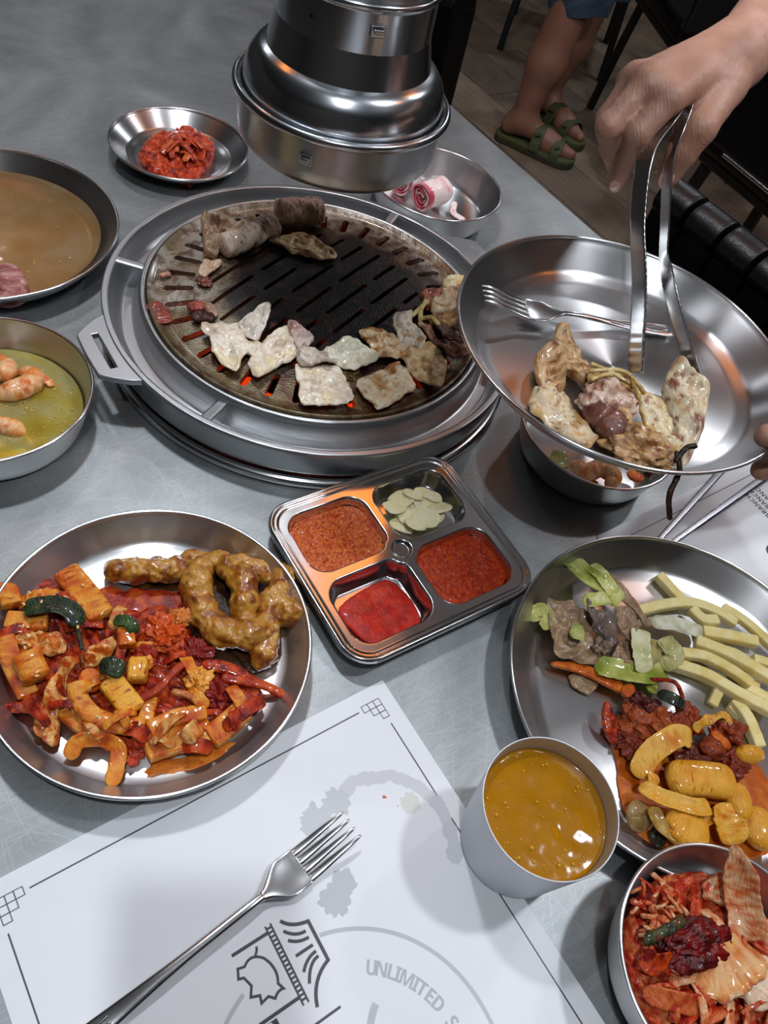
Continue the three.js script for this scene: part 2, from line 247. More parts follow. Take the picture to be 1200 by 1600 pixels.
// ---------- grill ----------
const at = (g, x, y, z) => g.translate(x, TOP + y, z);
{
  const [gx, gz] = GRILL;
  const b = thing('charcoal_burner', [gx, TOP, gz], 'round steel charcoal burner sunk into the table under the grill', 'burner');
  part(at(lathe(rounded([[0.196, 0.0005], [0.2085, 0.001], [0.209, 0.008], [0.203, 0.0105], [0.198, 0.008], [0.19, 0.006], [0.1675, 0.004], [0.1675, 0.0005], [0.196, 0.0005]], 0.003), 128), gx, 0, gz), M.polished, 'flange', b); part(at(lathe(rounded([[0.1668, 0.0105], [0.163, -0.02], [0.155, -0.075], [0.001, -0.078], [0.001, -0.081], [0.158, -0.078], [0.1665, -0.02], [0.1685, -0.002], [0.1685, 0.0105], [0.1668, 0.0105]], 0.003), 96), gx, 0, gz), std({ color: 0x030303, roughness: 0.9 }), 'fire_bowl', b);
  part(at(new THREE.CylinderGeometry(0.0035, 0.0035, 0.016, 16).rotateZ(0.5).rotateY(0.6), 0.0505, 0.014, -0.5), M.cutlery, 'air_knob', b);
  // glowing coals
  const r = rng(9), hot = std({ color: 0x1a0502, emissive: 0xff4010, emissiveIntensity: 0.85, roughness: 0.9 }), cold = std({ color: 0x040404, roughness: 0.95 });
  for (let i = 0; i < 26; i++) {
    const a = r() * 6.28, d = Math.sqrt(r()) * 0.135, x = gx + d * Math.cos(a), z = gz + d * Math.sin(a), lit = z - gz > 0.068 && i % 5 !== 3;
    if (lit) continue;
    solo(lump(new THREE.Vector3(x, TOP - 0.035 + r() * 0.01, z), [0.024, 0.016, 0.02], { seed: i, detail: 4, amp: 0.5 }), cold, 'charcoal', 'black unlit charcoal under the grill plate', 'coal', 'dark coals');
  }
  for (let i = 0; i < 11; i++) { const a = (38 + i * 8.6) * Math.PI / 180, d = i % 3 === 1 ? 0.098 : 0.12; solo(lump(new THREE.Vector3(gx + d * Math.cos(a), TOP - 0.028 + r() * 0.008, gz + d * Math.sin(a)), [0.017, 0.013, 0.016], { seed: i + 40, detail: 5, amp: 0.5 }), hot, 'glowing_coal', 'glowing orange coal seen through the front grill slots', 'coal', 'glowing coals'); }
  for (const [x, z] of [[-0.17, -0.545], [-0.09, -0.53], [-0.03, -0.56]]) { const L = new THREE.PointLight(0xff3a10, 0.0012); L.position.set(x, TOP - 0.012, z); L.shadow.radius = 1; L.castShadow = true; L.name = 'coal_glow'; scene.add(L); }
  // the ring round the grill plate, with its moat
  const ring = thing('grill_ring', [gx, TOP, gz], 'cast aluminium grill ring with divided drip moat and two slotted handles', 'grill ring');
  part(at(lathe(rounded([[0.162, 0.0108], [0.162, 0.0405], [0.1656, 0.041], [0.1656, 0.044], [0.1665, 0.049], [0.1705, 0.0495], [0.173, 0.045], [0.1745, 0.03], [0.178, 0.021], [0.19, 0.02], [0.196, 0.026], [0.1985, 0.042], [0.1995, 0.0455], [0.2055, 0.0455], [0.2063, 0.043], [0.2035, 0.016], [0.2, 0.0108], [0.162, 0.0108]], 0.0025), 160), gx, 0, gz), M.cast, 'moat', ring);
  for (const deg of [171, 102, -9, -80]) {
    const s = new THREE.Shape(); s.moveTo(0.1735, 0.02); s.lineTo(0.2, 0.02); s.lineTo(0.2, 0.0425); s.lineTo(0.1735, 0.04); s.closePath();
    const g = new THREE.ExtrudeGeometry(s, { depth: 0.0036, bevelEnabled: true, bevelSize: 0.0026, bevelThickness: 0.0034, bevelSegments: 5 }); g.translate(0, 0, -0.0018).rotateY(-deg * Math.PI / 180); part(at(g, gx, 0, gz), M.cast, 'divider', ring);
  }
  for (const deg of [134, -49]) {
    const s = new THREE.Shape(), w = 0.046; s.moveTo(0.199, -w); s.lineTo(0.209, -w * 0.92); s.quadraticCurveTo(0.2285, -w * 0.66, 0.2305, -w * 0.56); s.quadraticCurveTo(0.2325, 0, 0.2305, w * 0.56); s.quadraticCurveTo(0.2285, w * 0.66, 0.209, w * 0.92); s.lineTo(0.199, w); s.closePath();
    if (deg > 0) { const h = new THREE.Path(); h.moveTo(0.213, -0.024); h.lineTo(0.22, -0.024); h.lineTo(0.22, 0.024); h.lineTo(0.213, 0.024); h.closePath(); s.holes.push(h); }
    const g = new THREE.ExtrudeGeometry(s, { depth: 0.004, bevelEnabled: true, bevelSize: 0.0008, bevelThickness: 0.001, bevelSegments: 3, curveSegments: 10 }); g.rotateX(Math.PI / 2).rotateY(-deg * Math.PI / 180); const hd = part(at(g, gx, 0.0436, gz), M.cast, 'handle', ring, deg > 0 ? 'slotted handle' : 'handle with raised cast lettering');
    if (deg < 0) for (let i = 0; i < 4; i++) { const a = (deg + (i - 1.5) * 2.6) * Math.PI / 180, x = gx + 0.2185 * Math.cos(a), z = gz + 0.2185 * Math.sin(a); const q = mesh(new THREE.TorusGeometry(0.0034, 0.0006, 6, 16, i % 2 ? 4.4 : 6.28).rotateX(-Math.PI / 2).rotateY(-a), M.cast, 'raised_letter', hd); q.position.set(x - gx, 0.0447, z - gz); }
  }
  // the slotted plate
  const prof = [[0.0001, 0.0535]]; for (let i = 1; i <= 64; i++) { const q = i / 64 * 0.152; prof.push([q, 0.0535 - 0.0075 * (q / 0.152) ** 2.2]); }
  prof.push([0.156, 0.0462], [0.1595, 0.0472], [0.1625, 0.0505], [0.1648, 0.0502], [0.1652, 0.0475], [0.1646, 0.0412], [0.155, 0.0402]); for (let i = 20; i >= 1; i--) { const q = i / 20 * 0.15; prof.push([q, 0.0475 - 0.0075 * (q / 0.152) ** 2.2]); } prof.push([0.0001, 0.0475]);
  const cut = [];
  const slot = (x, z, ang, len, w) => { const g = new THREE.CapsuleGeometry(w / 2, len - w, 5, 12); g.rotateZ(Math.PI / 2).scale(1, 7, 1).rotateY(-ang).translate(x, 0.047, z); cut.push(g); };
  for (let i = 0; i < 37; i++) { const a = (i * 360 / 37 + 3) * Math.PI / 180; slot(0.1355 * Math.cos(a), 0.1355 * Math.sin(a), a, 0.028, 0.0072); }
  const dir = Math.atan2(-0.936, 0.35), dx = 0.35, dz = -0.936, ex = 0.936, ez = 0.35;
  for (let i = -4; i <= 4; i++) {
    const off = i * 0.0215 + 0.002, half = Math.sqrt(Math.max(0, 0.113 ** 2 - off * off)); if (half < 0.02) continue;
    const n = half > 0.08 ? 3 : 2, gap = 0.013, sh = i % 2 ? 0.02 : -0.012, cuts = n === 3 ? [-half, -half / 3 + sh * 0.6, half / 3 + sh, half] : [-half, sh, half];
    for (let k = 0; k < n; k++) { const a = cuts[k] + gap / 2, b = cuts[k + 1] - gap / 2; if (b - a < 0.012) continue; const m = (a + b) / 2; slot(ex * off + dx * m, ez * off + dz * m, dir, b - a, 0.0048); }
  }
  const clean = (g) => { let q = g.toNonIndexed(); q.deleteAttribute('uv'); return q; };
  const ev = new Evaluator(); ev.attributes = ['position', 'normal'];
  const A = new Brush(clean(lathe(prof, 216))), B = new Brush(mergeGeometries(cut.map(clean))); A.updateMatrixWorld(); B.updateMatrixWorld();
  const g = ev.evaluate(A, B, SUBTRACTION).geometry; for (const k of Object.keys(g.attributes)) if (k !== 'position' && k !== 'normal') g.deleteAttribute(k); g.clearGroups();
  flatUV(g);
  { // burnt-on fat: black in the middle, rust-brown round it, grease on the bare margin
    const p = g.attributes.position, col = new Float32Array(p.count * 3), c = new THREE.Color(), soot = C(0x070605), burn = C(0x2a1309), tan = C(0x7d6d56), bare = C(0x9a9284), rustSheen = C(0x4a2510), oil = C(0x5a4818);
    for (let i = 0; i < p.count; i++) {
      const x = p.getX(i), z = p.getZ(i), n1 = fbm(x * 38, 3, z * 38, 5), n2 = fbm(x * 90, 7, z * 90, 4), n3 = fbm(x * 26 + 9, 1, z * 26, 4), n4 = fbm(x * 170, 2, z * 170 + 4, 3), d = Math.hypot(x - 0.02, z + 0.006) + n1 * 0.05;
      c.copy(bare).lerp(tan, smooth(-0.15, 0.2, n3)); c.lerp(oil, smooth(0.0, 0.2, n1 + 0.3 * smooth(0.03, 0.12, z)) * 0.75); c.lerp(rustSheen, smooth(0.02, 0.18, n2 + 0.12 * smooth(-0.02, 0.1, x)) * 0.8); c.lerp(soot, smooth(0.2, 0.32, n4) * 0.7);
      c.lerp(burn, smooth(0.132, 0.1, d)); c.lerp(soot, smooth(0.118, 0.085, d) * smooth(0.3, 0.02, n2)); c.lerp(rustSheen, smooth(0.1, 0.2, fbm(x * 60 + 3, 6, z * 60, 3)) * 0.6 * smooth(0.02, 0.06, z) * smooth(0.12, 0.09, d)); col.set([c.r, c.g, c.b], 3 * i);  // last brown patch paints an orange reflection into the front middle
    }
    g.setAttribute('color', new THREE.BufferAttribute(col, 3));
  }
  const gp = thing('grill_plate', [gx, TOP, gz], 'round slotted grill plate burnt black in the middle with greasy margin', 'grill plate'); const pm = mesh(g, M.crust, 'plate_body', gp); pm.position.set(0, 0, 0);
}
// ---------- exhaust hood over the grill ----------
{
  const hx = -0.147, hz = -0.709, y0 = 0.22, o = thing('exhaust_hood', [hx, TOP + y0 - 0.05, hz], 'round polished steel exhaust hood hanging over the grill', 'exhaust hood');
  const L = (pts, m, n, r = 0.003) => part(at(lathe(rounded(pts, r, 4), 128), hx, y0, hz), m, n, o);
  L([[0.068, -0.046], [0.082, -0.047], [0.0895, -0.04], [0.0915, -0.03], [0.0925, 0], [0.0915, 0], [0.0902, -0.03], [0.0885, -0.038], [0.081, -0.0455], [0.068, -0.0448], [0.068, -0.046]], M.hoodBrushed, 'pan');
  part(at(new THREE.TorusGeometry(0.0935, 0.0042, 16, 128).rotateX(Math.PI / 2), hx, y0 + 0.001, hz), M.hood, 'rolled_rim', o);
  L([[0.0875, -0.006], [0.0885, 0.004], [0.0885, 0.01], [0.086, 0.022], [0.078, 0.032], [0.07, 0.036], [0.069, 0.035], [0.077, 0.031], [0.085, 0.021], [0.0873, 0.01], [0.0865, -0.006], [0.0875, -0.006]], M.hood, 'dome', 0.006);
  L([[0.0712, 0.0345], [0.0645, 0.064], [0.0635, 0.064], [0.0702, 0.0345], [0.0712, 0.0345]], M.hood, 'cone');
  L([[0.0652, 0.061], [0.0652, 0.091], [0.0668, 0.0925], [0.0668, 0.0955], [0.065, 0.097], [0.064, 0.094], [0.0642, 0.061], [0.0652, 0.061]], M.hood, 'collar', 0.0012);
  L([[0.0625, 0.09], [0.0625, 1.52], [0.0615, 1.52], [0.0615, 0.09], [0.0625, 0.09]], M.hoodBrushed, 'duct');
  for (const [deg, r, y] of [[92, 0.0925, -0.018], [62, 0.0655, 0.079], [-30, 0.0925, -0.018], [200, 0.0925, -0.018]]) {
    const a = deg * Math.PI / 180, g = merged([box(0.0035, 0.009, 0.012, 0.0012), box(0.006, 0.0035, 0.008, 0.0012).translate(0.002, 0.001, 0)]); g.translate(r + 0.001, 0, 0).rotateY(-a); part(at(g, hx, y0 + y, hz), M.polished, 'clip', o);
  }
  for (const deg of [108, 158]) { const a = deg * Math.PI / 180; part(at(new THREE.CylinderGeometry(0.0018, 0.0018, 0.0016, 12).rotateZ(Math.PI / 2).translate(0.0654, 0, 0).rotateY(-a), hx, y0 + 0.077, hz), M.black, 'rivet', o); }
}
// ---------- plates, bowls, tray, cup ----------
function dish(name, x, y, z, R, H, base, label, category, wall = 1) {     // y: where it stands, H: rim height
  const o = thing(name, [x, TOP + y, z], label, category), b = R * base, s = [];
  const inner = [[0.0002, 0.0022], [b * 0.5, 0.0022], [b - 0.004, 0.0023], [b + 0.001, 0.004], [b + (R - b) * 0.25 * wall, H * 0.22], [R - (R - b) * 0.15 - 0.001, H * 0.84], [R - 0.0016, H - 0.0008]];
  const outer = [[R - (R - b) * 0.15, H * 0.8], [b + (R - b) * 0.27 * wall + 0.0008, H * 0.2], [b + 0.001, 0.0014], [b - 0.003, 0.0002], [0.0002, 0.0004]];
  const pts = [...rounded(inner, 0.004, 4)]; for (let k = 0; k <= 8; k++) { const a = Math.PI - k * Math.PI * 1.35 / 8; pts.push([R - 0.0003 + 0.0015 * Math.cos(a), H - 0.0002 + 0.0015 * Math.sin(a)]); } pts.push(...rounded(outer, 0.004, 4));
  const g = lathe(pts, 128); mesh(g, M.steel, 'dish_body', o); return o;
}
const plateA = dish('steel_plate', -0.1294, 0, -0.2497, 0.1127, 0.028, 0.82, 'round steel plate of red stir-fry and glazed fried pork, left of the sauce tray', 'plate');
const plateB = dish('steel_plate', 0.272, 0, -0.347, 0.1466, 0.028, 0.82, 'large round steel plate with fries, bulgogi and spicy pork behind the yellow cup', 'plate');
const broth = dish('steel_plate', -0.4757, 0, -0.6307, 0.129, 0.028, 0.8, 'round steel plate of brown broth at the left of the grill', 'plate');
const held = dish('steel_plate', 0.137, 0.162, -0.527, 0.133, 0.028, 0.8, 'round steel plate lifted over the table, holding a fork and grilled meat', 'plate');
const small = dish('steel_plate', -0.3752, 0, -0.8857, 0.0822, 0.02, 0.7, 'small steel plate of chopped red kimchi behind the grill', 'plate', 0.8);
const pork = dish('steel_bowl', -0.0625, 0, -0.9453, 0.0831, 0.04, 0.8, 'shallow steel bowl of raw pink pork rolls half behind the exhaust hood', 'bowl');
const shrimpBowl = dish('steel_bowl', -0.3463, 0, -0.4131, 0.0844, 0.04, 0.84, 'shallow steel bowl of shrimps in yellow oil at the left edge', 'bowl');
const bowl2 = dish('steel_bowl', 0.1743, 0, -0.5973, 0.0783, 0.04, 0.84, 'shallow steel bowl of shrimps in the shade under the lifted plate', 'bowl');
const kimchiBowl = dish('steel_bowl', 0.2829, 0, -0.1507, 0.069, 0.05, 0.78, 'deep steel bowl heaped with red cabbage kimchi in front of the cup', 'bowl', 1.3);
{ // cup
  const o = thing('steel_cup', [0.1549, TOP, -0.2008], 'tapered matt steel cup full of yellow drink on the placemat corner', 'cup');
  const pts = rounded([[0.0002, 0.0006], [0.0355, 0.0006], [0.0383, 0.002], [0.0446, 0.075], [0.0446, 0.0762], [0.0436, 0.0762], [0.0432, 0.075], [0.0372, 0.006], [0.0002, 0.006]], 0.0012, 3);
  mesh(lathe(pts, 96), M.cup, 'cup_body', o);
  const g = new THREE.CircleGeometry(0.0418, 64, 0, Math.PI * 2); g.dispose();
  const drinkPts = [], idx = []; const rings = 40, n = 96; drinkPts.push(0, 0.0615, 0); for (let i = 1; i <= rings; i++) for (let j = 0; j < n; j++) { const r = i / rings * 0.0418, a = j / n * 6.28319, x = r * Math.cos(a), z = r * Math.sin(a); drinkPts.push(x, 0.0615 + 0.0009 * fbm(x * 60, 2, z * 60, 2) + (i === rings ? 0.0007 : 0), z); }
  for (let j = 0; j < n; j++) idx.push(0, 1 + (j + 1) % n, 1 + j); for (let i = 0; i < rings - 1; i++) for (let j = 0; j < n; j++) { const a = 1 + i * n + j, b = 1 + i * n + (j + 1) % n; idx.push(a, b, a + n, b, b + n, a + n); }
  const dg = flatUV(build(drinkPts, idx)); mesh(tint(dg, ['#8f5f00', '#9c6800', '#a67000'], { s: 30, seed: 3, sharp: 1.2 }), phy({ vertexColors: true, roughness: 0.06, specularIntensity: 0.8 }), 'drink', o).userData.label = 'cloudy yellow drink';
  const r = rng(4), bub = []; for (let i = 0; i < 130; i++) { const q = 0.039 * Math.sqrt(r()), a = r() * 6.28, s = 0.0003 + r() * r() * 0.0012, x = q * Math.cos(a), z = q * Math.sin(a); bub.push(new THREE.SphereGeometry(s, 8, 6).translate(x, 0.0615 + 0.0009 * fbm(x * 60, 2, z * 60, 2) + s * 0.3, z)); }
  const bm = mesh(mergeGeometries(bub), phy({ color: 0xc99a2a, roughness: 0.05, clearcoat: 1 }), 'bubbles', o); bm.userData.kind = 'stuff';
}
const TRAY = { x: 0.0232, z: -0.398, a: [0.704, -0.71], b: [0.71, 0.704], L: 0.185, W: 0.162 };
{ // sauce tray with four wells and a dimple
  const o = thing('sauce_tray', [TRAY.x, TOP, TRAY.z], 'rounded square steel tray with four sauce wells and a centre dimple', 'tray'); o.rotation.y = Math.atan2(-TRAY.a[1], TRAY.a[0]);
  const L = TRAY.L / 2, W = TRAY.W / 2, rr = (x, z, hx, hz, r) => { const qx = Math.abs(x) - hx + r, qz = Math.abs(z) - hz + r; return Math.hypot(Math.max(qx, 0), Math.max(qz, 0)) + Math.min(Math.max(qx, qz), 0) - r; };
  const top = (x, z) => {
    const e = rr(x, z, L, W, 0.026), k = -e; let y = 0.0205;
    y += 0.0022 * smooth(0.0045, 0.003, k); y += 0.0012 * smooth(0.0078, 0.0068, k) * smooth(0.0035, 0.0045, k);
    if (k < 0.0014) y -= 0.0016 * (1 - k / 0.0014) ** 2;
    let w = 1; for (const sx of [-1, 1]) for (const sz of [-1, 1]) w = Math.min(w, Math.max(rr(x - sx * 0.0412, z - sz * 0.0352, 0.0368, 0.0308, 0.017), 0.0145 - Math.hypot(x, z)));
    y -= 0.0172 * smooth(0.0006, -0.0055, w); y -= 0.0026 * smooth(0.009, 0.0072, Math.hypot(x, z)); return y;
  };
  const n = 200, pos = [], idx = [], row = [];
  for (let j = 0; j <= n; j++) for (let i = 0; i <= n; i++) { let x = (i / n * 2 - 1) * L, z = (j / n * 2 - 1) * W; const e = rr(x, z, L, W, 0.026); if (e > 0) { for (let k = 0; k < 4; k++) { const d = rr(x, z, L, W, 0.026), h = 1e-4, gx = (rr(x + h, z, L, W, 0.026) - d) / h, gz = (rr(x, z + h, L, W, 0.026) - d) / h; x -= gx * d; z -= gz * d; } } pos.push(x, top(x, z), z); row.push(e > 0.0012); }
  for (let j = 0; j < n; j++) for (let i = 0; i < n; i++) { const a = j * (n + 1) + i, q = [a, a + 1, a + n + 1, a + n + 2]; if (q.every((k) => row[k])) continue; idx.push(q[0], q[2], q[1], q[1], q[2], q[3]); }
  const g = build(pos, idx); mesh(flatUV(g, 10), M.polished, 'tray_top', o);
  const s = new THREE.Shape(), R = 0.026; s.moveTo(-L + R, -W); s.lineTo(L - R, -W); s.absarc(L - R, -W + R, R, -Math.PI / 2, 0); s.lineTo(L, W - R); s.absarc(L - R, W - R, R, 0, Math.PI / 2); s.lineTo(-L + R, W); s.absarc(-L + R, W - R, R, Math.PI / 2, Math.PI); s.lineTo(-L, -W + R); s.absarc(-L + R, -W + R, R, Math.PI, Math.PI * 1.5);
  const P = s.getSpacedPoints(120), side = [], si = []; P.forEach((p) => { for (const [k, y] of [[1, 0.0211], [1.006, 0.0195], [1.002, 0.018], [0.965, 0.0155], [0.94, 0.004], [0.92, 0.0005]]) side.push(p.x * k, y, p.y * k); });
  for (let i = 0; i < P.length - 1; i++) for (let j = 0; j < 5; j++) { const a = i * 6 + j; si.push(a, a + 6, a + 1, a + 1, a + 6, a + 7); }
  const wm = M.polished.clone(); wm.side = THREE.DoubleSide; mesh(flatUV(build(side, si)), wm, 'tray_wall', o);
}
// ---------- placemats ----------
function lattice(g, x, y, sx, sy) { // corner motif of small squares
  g.lineWidth = 0.55; g.strokeStyle = '#3a3d40';
  for (const [i, j] of [[0, 0], [1, 0], [2, 0], [0, 1], [1, 1], [0, 2]]) g.strokeRect(x + (sx > 0 ? i * 5.2 : -i * 5.2 - 5.2), y + (sy > 0 ? j * 5.2 : -j * 5.2 - 5.2), 5.2, 5.2);
}
function matCanvas(draw) {
  const c = document.createElement('canvas'); c.width = 1680; c.height = 1188; const g = c.getContext('2d'); g.scale(4, 4);
  g.fillStyle = '#dcdfe2'; g.fillRect(0, 0, 420, 297); g.lineCap = 'butt';
  for (const [x, y, sx, sy] of [[11, 11, 1, 1], [409, 11, -1, 1], [11, 286, 1, -1], [409, 286, -1, -1]]) lattice(g, x, y, sx, sy);
  g.lineWidth = 0.9; g.strokeStyle = '#2f3235'; g.beginPath();
  for (const [x0, y0, x1, y1] of [[32, 13, 388, 13], [32, 285, 388, 285], [14, 30, 14, 267], [406, 30, 406, 267]]) { g.moveTo(x0, y0); g.lineTo(x1, y1); } g.stroke();
  draw(g); const t = new THREE.CanvasTexture(c); t.colorSpace = THREE.SRGBColorSpace; return t;
}
function placemat(corner, xd, texture, label) {     // corner: its top left corner; xd: reading direction
  const g = new THREE.BoxGeometry(0.42, 0.0005, 0.297), m = mesh(g, [0, 1, 2, 3, 4, 5].map((k) => (k === 2 ? std({ map: texture, roughness: 0.42 }) : std({ color: 0xd8dbde, roughness: 0.6 }))), 'placemat', scene);
  const yd = [-xd[1], xd[0]]; m.position.set(corner[0] + xd[0] * 0.21 + yd[0] * 0.1485, TOP + 0.00045, corner[1] + xd[1] * 0.21 + yd[1] * 0.1485); m.rotation.y = Math.atan2(-xd[1], xd[0]); return tag(m, label, 'placemat');
}
const blot = (g, cx, cy, r, s, color, seed) => { g.fillStyle = color; g.beginPath(); for (let i = 0; i <= 90; i++) { const a = i / 90 * 6.283, k = r * (1 + s * fbm(Math.cos(a) * 2.2 + seed, Math.sin(a) * 2.2, seed, 5)); g.lineTo(cx + k * Math.cos(a), cy + k * Math.sin(a)); } g.fill(); };
const matTex1 = matCanvas((g) => {
  // water stains with torn outlines
  g.lineCap = 'round';
  for (let i = 0; i < 110; i++) { const a = 2.5 + i / 110 * 2.9, k = 46 + 7 * fbm(i * 0.09, 1, 2, 3), x = 103 + k * Math.cos(a), y = 62 + k * Math.sin(a); blot(g, x, y, 3.5 + 7 * Math.abs(fbm(i * 0.07, 5, 1, 3)), 0.5, '#c3c6c9', i * 0.21); }
  blot(g, 66, 96, 11, 0.7, '#bcc0c3', 3); blot(g, 62, 78, 9, 0.8, '#bcc0c3', 5); blot(g, 114, 110, 10, 0.7, '#b4b8bc', 8); blot(g, 108, 100, 8, 0.6, '#b4b8bc', 4); blot(g, 88, 33, 7, 0.6, '#cbcbc4', 9);
  blot(g, 75, 47, 1.1, 0.8, '#b5541c', 2); blot(g, 76, 46, 0.5, 0.4, '#5d2a0c', 3); blot(g, 85, 42, 0.5, 0.4, '#c07a4a', 6);
  // grey ring with lettering
  g.lineCap = 'butt'; g.strokeStyle = '#b1b7ba'; g.lineWidth = 2.6; g.beginPath(); g.arc(212, 150, 88, -2.9, 2.757); g.stroke();
  g.save(); g.translate(212, 150); g.fillStyle = '#a9afb2'; g.font = 'bold 11.5px sans-serif'; g.textAlign = 'center';
  [...'UNLIMITED S'].forEach((ch, i) => { g.save(); g.rotate(-0.93 + i * 0.094 - (i > 2 ? 0.03 : 0) - (i > 5 ? 0.03 : 0)); g.fillText(ch, 0, -63); g.restore(); }); g.restore();
  g.strokeStyle = '#b1b7ba'; g.lineWidth = 4.5; g.beginPath(); g.moveTo(176, 118); g.quadraticCurveTo(186, 134, 204, 132); g.lineTo(206, 124); g.lineTo(226, 150); g.stroke();
  // house with a tiled roof and a pig
  g.strokeStyle = '#33363a'; g.lineWidth = 2.1; g.lineJoin = 'miter'; g.beginPath(); g.moveTo(107, 146); g.quadraticCurveTo(114, 142, 116, 131); g.lineTo(141, 131); g.quadraticCurveTo(145, 145, 159, 149); g.stroke();
  g.lineWidth = 1.9; for (const [x0, x1] of [[120, 113], [124, 119], [129, 129], [133, 139], [136, 146]]) { g.beginPath(); g.moveTo(x0, 135); g.quadraticCurveTo(x0, 142, x1, 147); g.stroke(); }
  g.lineWidth = 1.1; g.beginPath(); g.moveTo(105, 152); g.lineTo(154, 152); g.moveTo(105, 155.5); g.lineTo(154, 155.5); g.stroke(); g.lineWidth = 1.3; g.beginPath(); for (let x = 107; x < 153; x += 2.6) { g.moveTo(x, 151.6); g.lineTo(x, 156); } g.stroke();
  g.lineWidth = 2; g.beginPath(); g.moveTo(109, 155); g.lineTo(109, 180); g.moveTo(149, 155); g.lineTo(149, 182); g.stroke();
  g.lineWidth = 1.5; g.beginPath(); g.moveTo(112, 165); g.quadraticCurveTo(115, 166, 116, 168); g.moveTo(117, 180); g.lineTo(118, 176); g.quadraticCurveTo(113, 170, 120, 164); g.quadraticCurveTo(129, 159, 136, 163); g.lineTo(140, 161.5); g.quadraticCurveTo(139, 165, 142, 168); g.lineTo(139, 171); g.lineTo(140, 176); g.lineTo(136, 175); g.lineTo(134, 180); g.lineTo(129, 177); g.lineTo(123, 179); g.lineTo(122, 182); g.closePath(); g.stroke();
  g.lineWidth = 1.5; g.beginPath(); g.moveTo(166, 137); g.lineTo(166, 166); g.stroke();
  g.fillStyle = '#2b2d30'; g.fillRect(151, 172, 8, 40); g.save(); g.fillStyle = '#e6e8ea'; g.font = 'bold 7px sans-serif'; g.textAlign = 'center'; g.fillText('SA', 155, 180); g.restore();
});
const matTex2 = matCanvas((g) => {
  g.fillStyle = '#24272a'; g.textAlign = 'right'; g.font = 'bold 8px sans-serif'; g.fillText('BRANCH', 396, 212); g.fillText('BRANCH', 393, 203); g.fillText('BRANCH', 390, 194);
  g.font = 'bold 30px sans-serif'; g.textAlign = 'center'; g.fillText('O', 325, 172); g.strokeStyle = '#b1b7ba'; g.lineWidth = 2.6; g.beginPath(); g.arc(212, 150, 88, 0, 6.283); g.stroke();
});
const mat1 = placemat([0.038, -0.2875], [0.728, 0.686], matTex1, 'white printed paper placemat with a house logo under the near fork');
// the second one lies turned round, for the diner across the table
const mat2 = placemat([0.195 + 0.42 * 0.728, -0.495 + 0.42 * 0.686], [-0.728, -0.686], matTex2, 'white paper placemat under the chopsticks beside the fries plate');
// ---------- cutlery ----------
function fork(base, dir, label, len = 0.19, headUp = 0) {      // local x from handle end to tines
  const o = thing('fork', base, label, 'fork'); o.rotation.y = Math.atan2(-dir[1], dir[0]);
  const P = (x, y, z) => new THREE.Vector3(x, y, z), hy = (x) => 0.0022 + 0.006 * Math.sin(clamp((x - 0.03) / 0.1) * Math.PI * 0.55) * smooth(0.02, 0.09, x) - 0.0045 * smooth(len - 0.085, len - 0.045, x) + 0.009 * smooth(len - 0.045, len, x) + headUp * smooth(len - 0.08, len, x);
  const run = (a, b, n, z = () => 0) => Array.from({ length: n }, (_, i) => { const x = lerp(a, b, i / (n - 1)); return P(x, hy(x), z(i / (n - 1))); });
  const h = mesh(sweep(run(0, len - 0.068, 12), 0.016, 0.0034, { e: 2.2, seg: 40, rad: 16, prof: (u) => [0.98 - 0.62 * smooth(0.0, 0.75, u) - 0.02 * smooth(0.75, 1, u), 1 + 0.1 * u], bend: 0.0006 }), M.cutlery, 'handle', o);
  // raised flourish on the handle
  for (const s of [-1, 1]) mesh(sweep(Array.from({ length: 9 }, (_, i) => { const x = 0.006 + i * 0.0065; return P(x, hy(x) + 0.0017, s * (0.0012 + 0.0038 * Math.abs(Math.sin(i * 0.85)) * (1 - i / 12))); }), 0.0016, 0.0016, { e: 2, rad: 8 }), M.cutlery, 'handle_relief', h);
  mesh(sweep(run(len - 0.072, len - 0.04, 8), 0.0255, 0.0024, { e: 2.2, seg: 20, rad: 20, cap: 0.15, prof: (u) => [0.24 + 0.76 * smooth(0, 0.62, u), 1.3 - 0.3 * u], bend: 0.0016 }), M.cutlery, 'head', o);
  for (const k of [-1.5, -0.5, 0.5, 1.5]) mesh(sweep(run(len - 0.047, len, 8, (u) => k * lerp(0.0064, 0.0062, u)), 0.0054, 0.0024, { e: 2.6, seg: 14, rad: 10, prof: (u) => [1 - 0.62 * u * u, 1 - 0.3 * u] }), M.cutlery, 'tine', o);
  return o;
}
fork([-0.0945, TOP + 0.0008, 0.013], [0.592, -0.806], 'steel fork with patterned handle lying on the near placemat', 0.232);
fork([0.186, TOP + 0.1655, -0.592], [-0.955, 0.296], 'steel fork lying inside the lifted plate beside the meat', 0.172, 0.004);
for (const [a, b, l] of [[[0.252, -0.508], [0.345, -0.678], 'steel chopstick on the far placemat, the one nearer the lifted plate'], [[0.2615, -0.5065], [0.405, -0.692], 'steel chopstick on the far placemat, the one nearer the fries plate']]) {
  const g = sweep([V(a[0] * 1000, 3.2, a[1] * 1000), V((a[0] + b[0]) * 500, 3.2, (a[1] + b[1]) * 500), V(b[0] * 1000, 3.4, b[1] * 1000)], 0.0085, 0.0034, { e: 5, prof: (u) => [0.62 + 0.38 * u, 0.7 + 0.3 * u] }); solo(g, std({ color: 0x6f6f72, metalness: 1, roughness: 0.24 }), 'chopstick', l, 'chopstick', 'pair of steel chopsticks');  // steel coloured darker to stand for the shade under the lifted plate
}
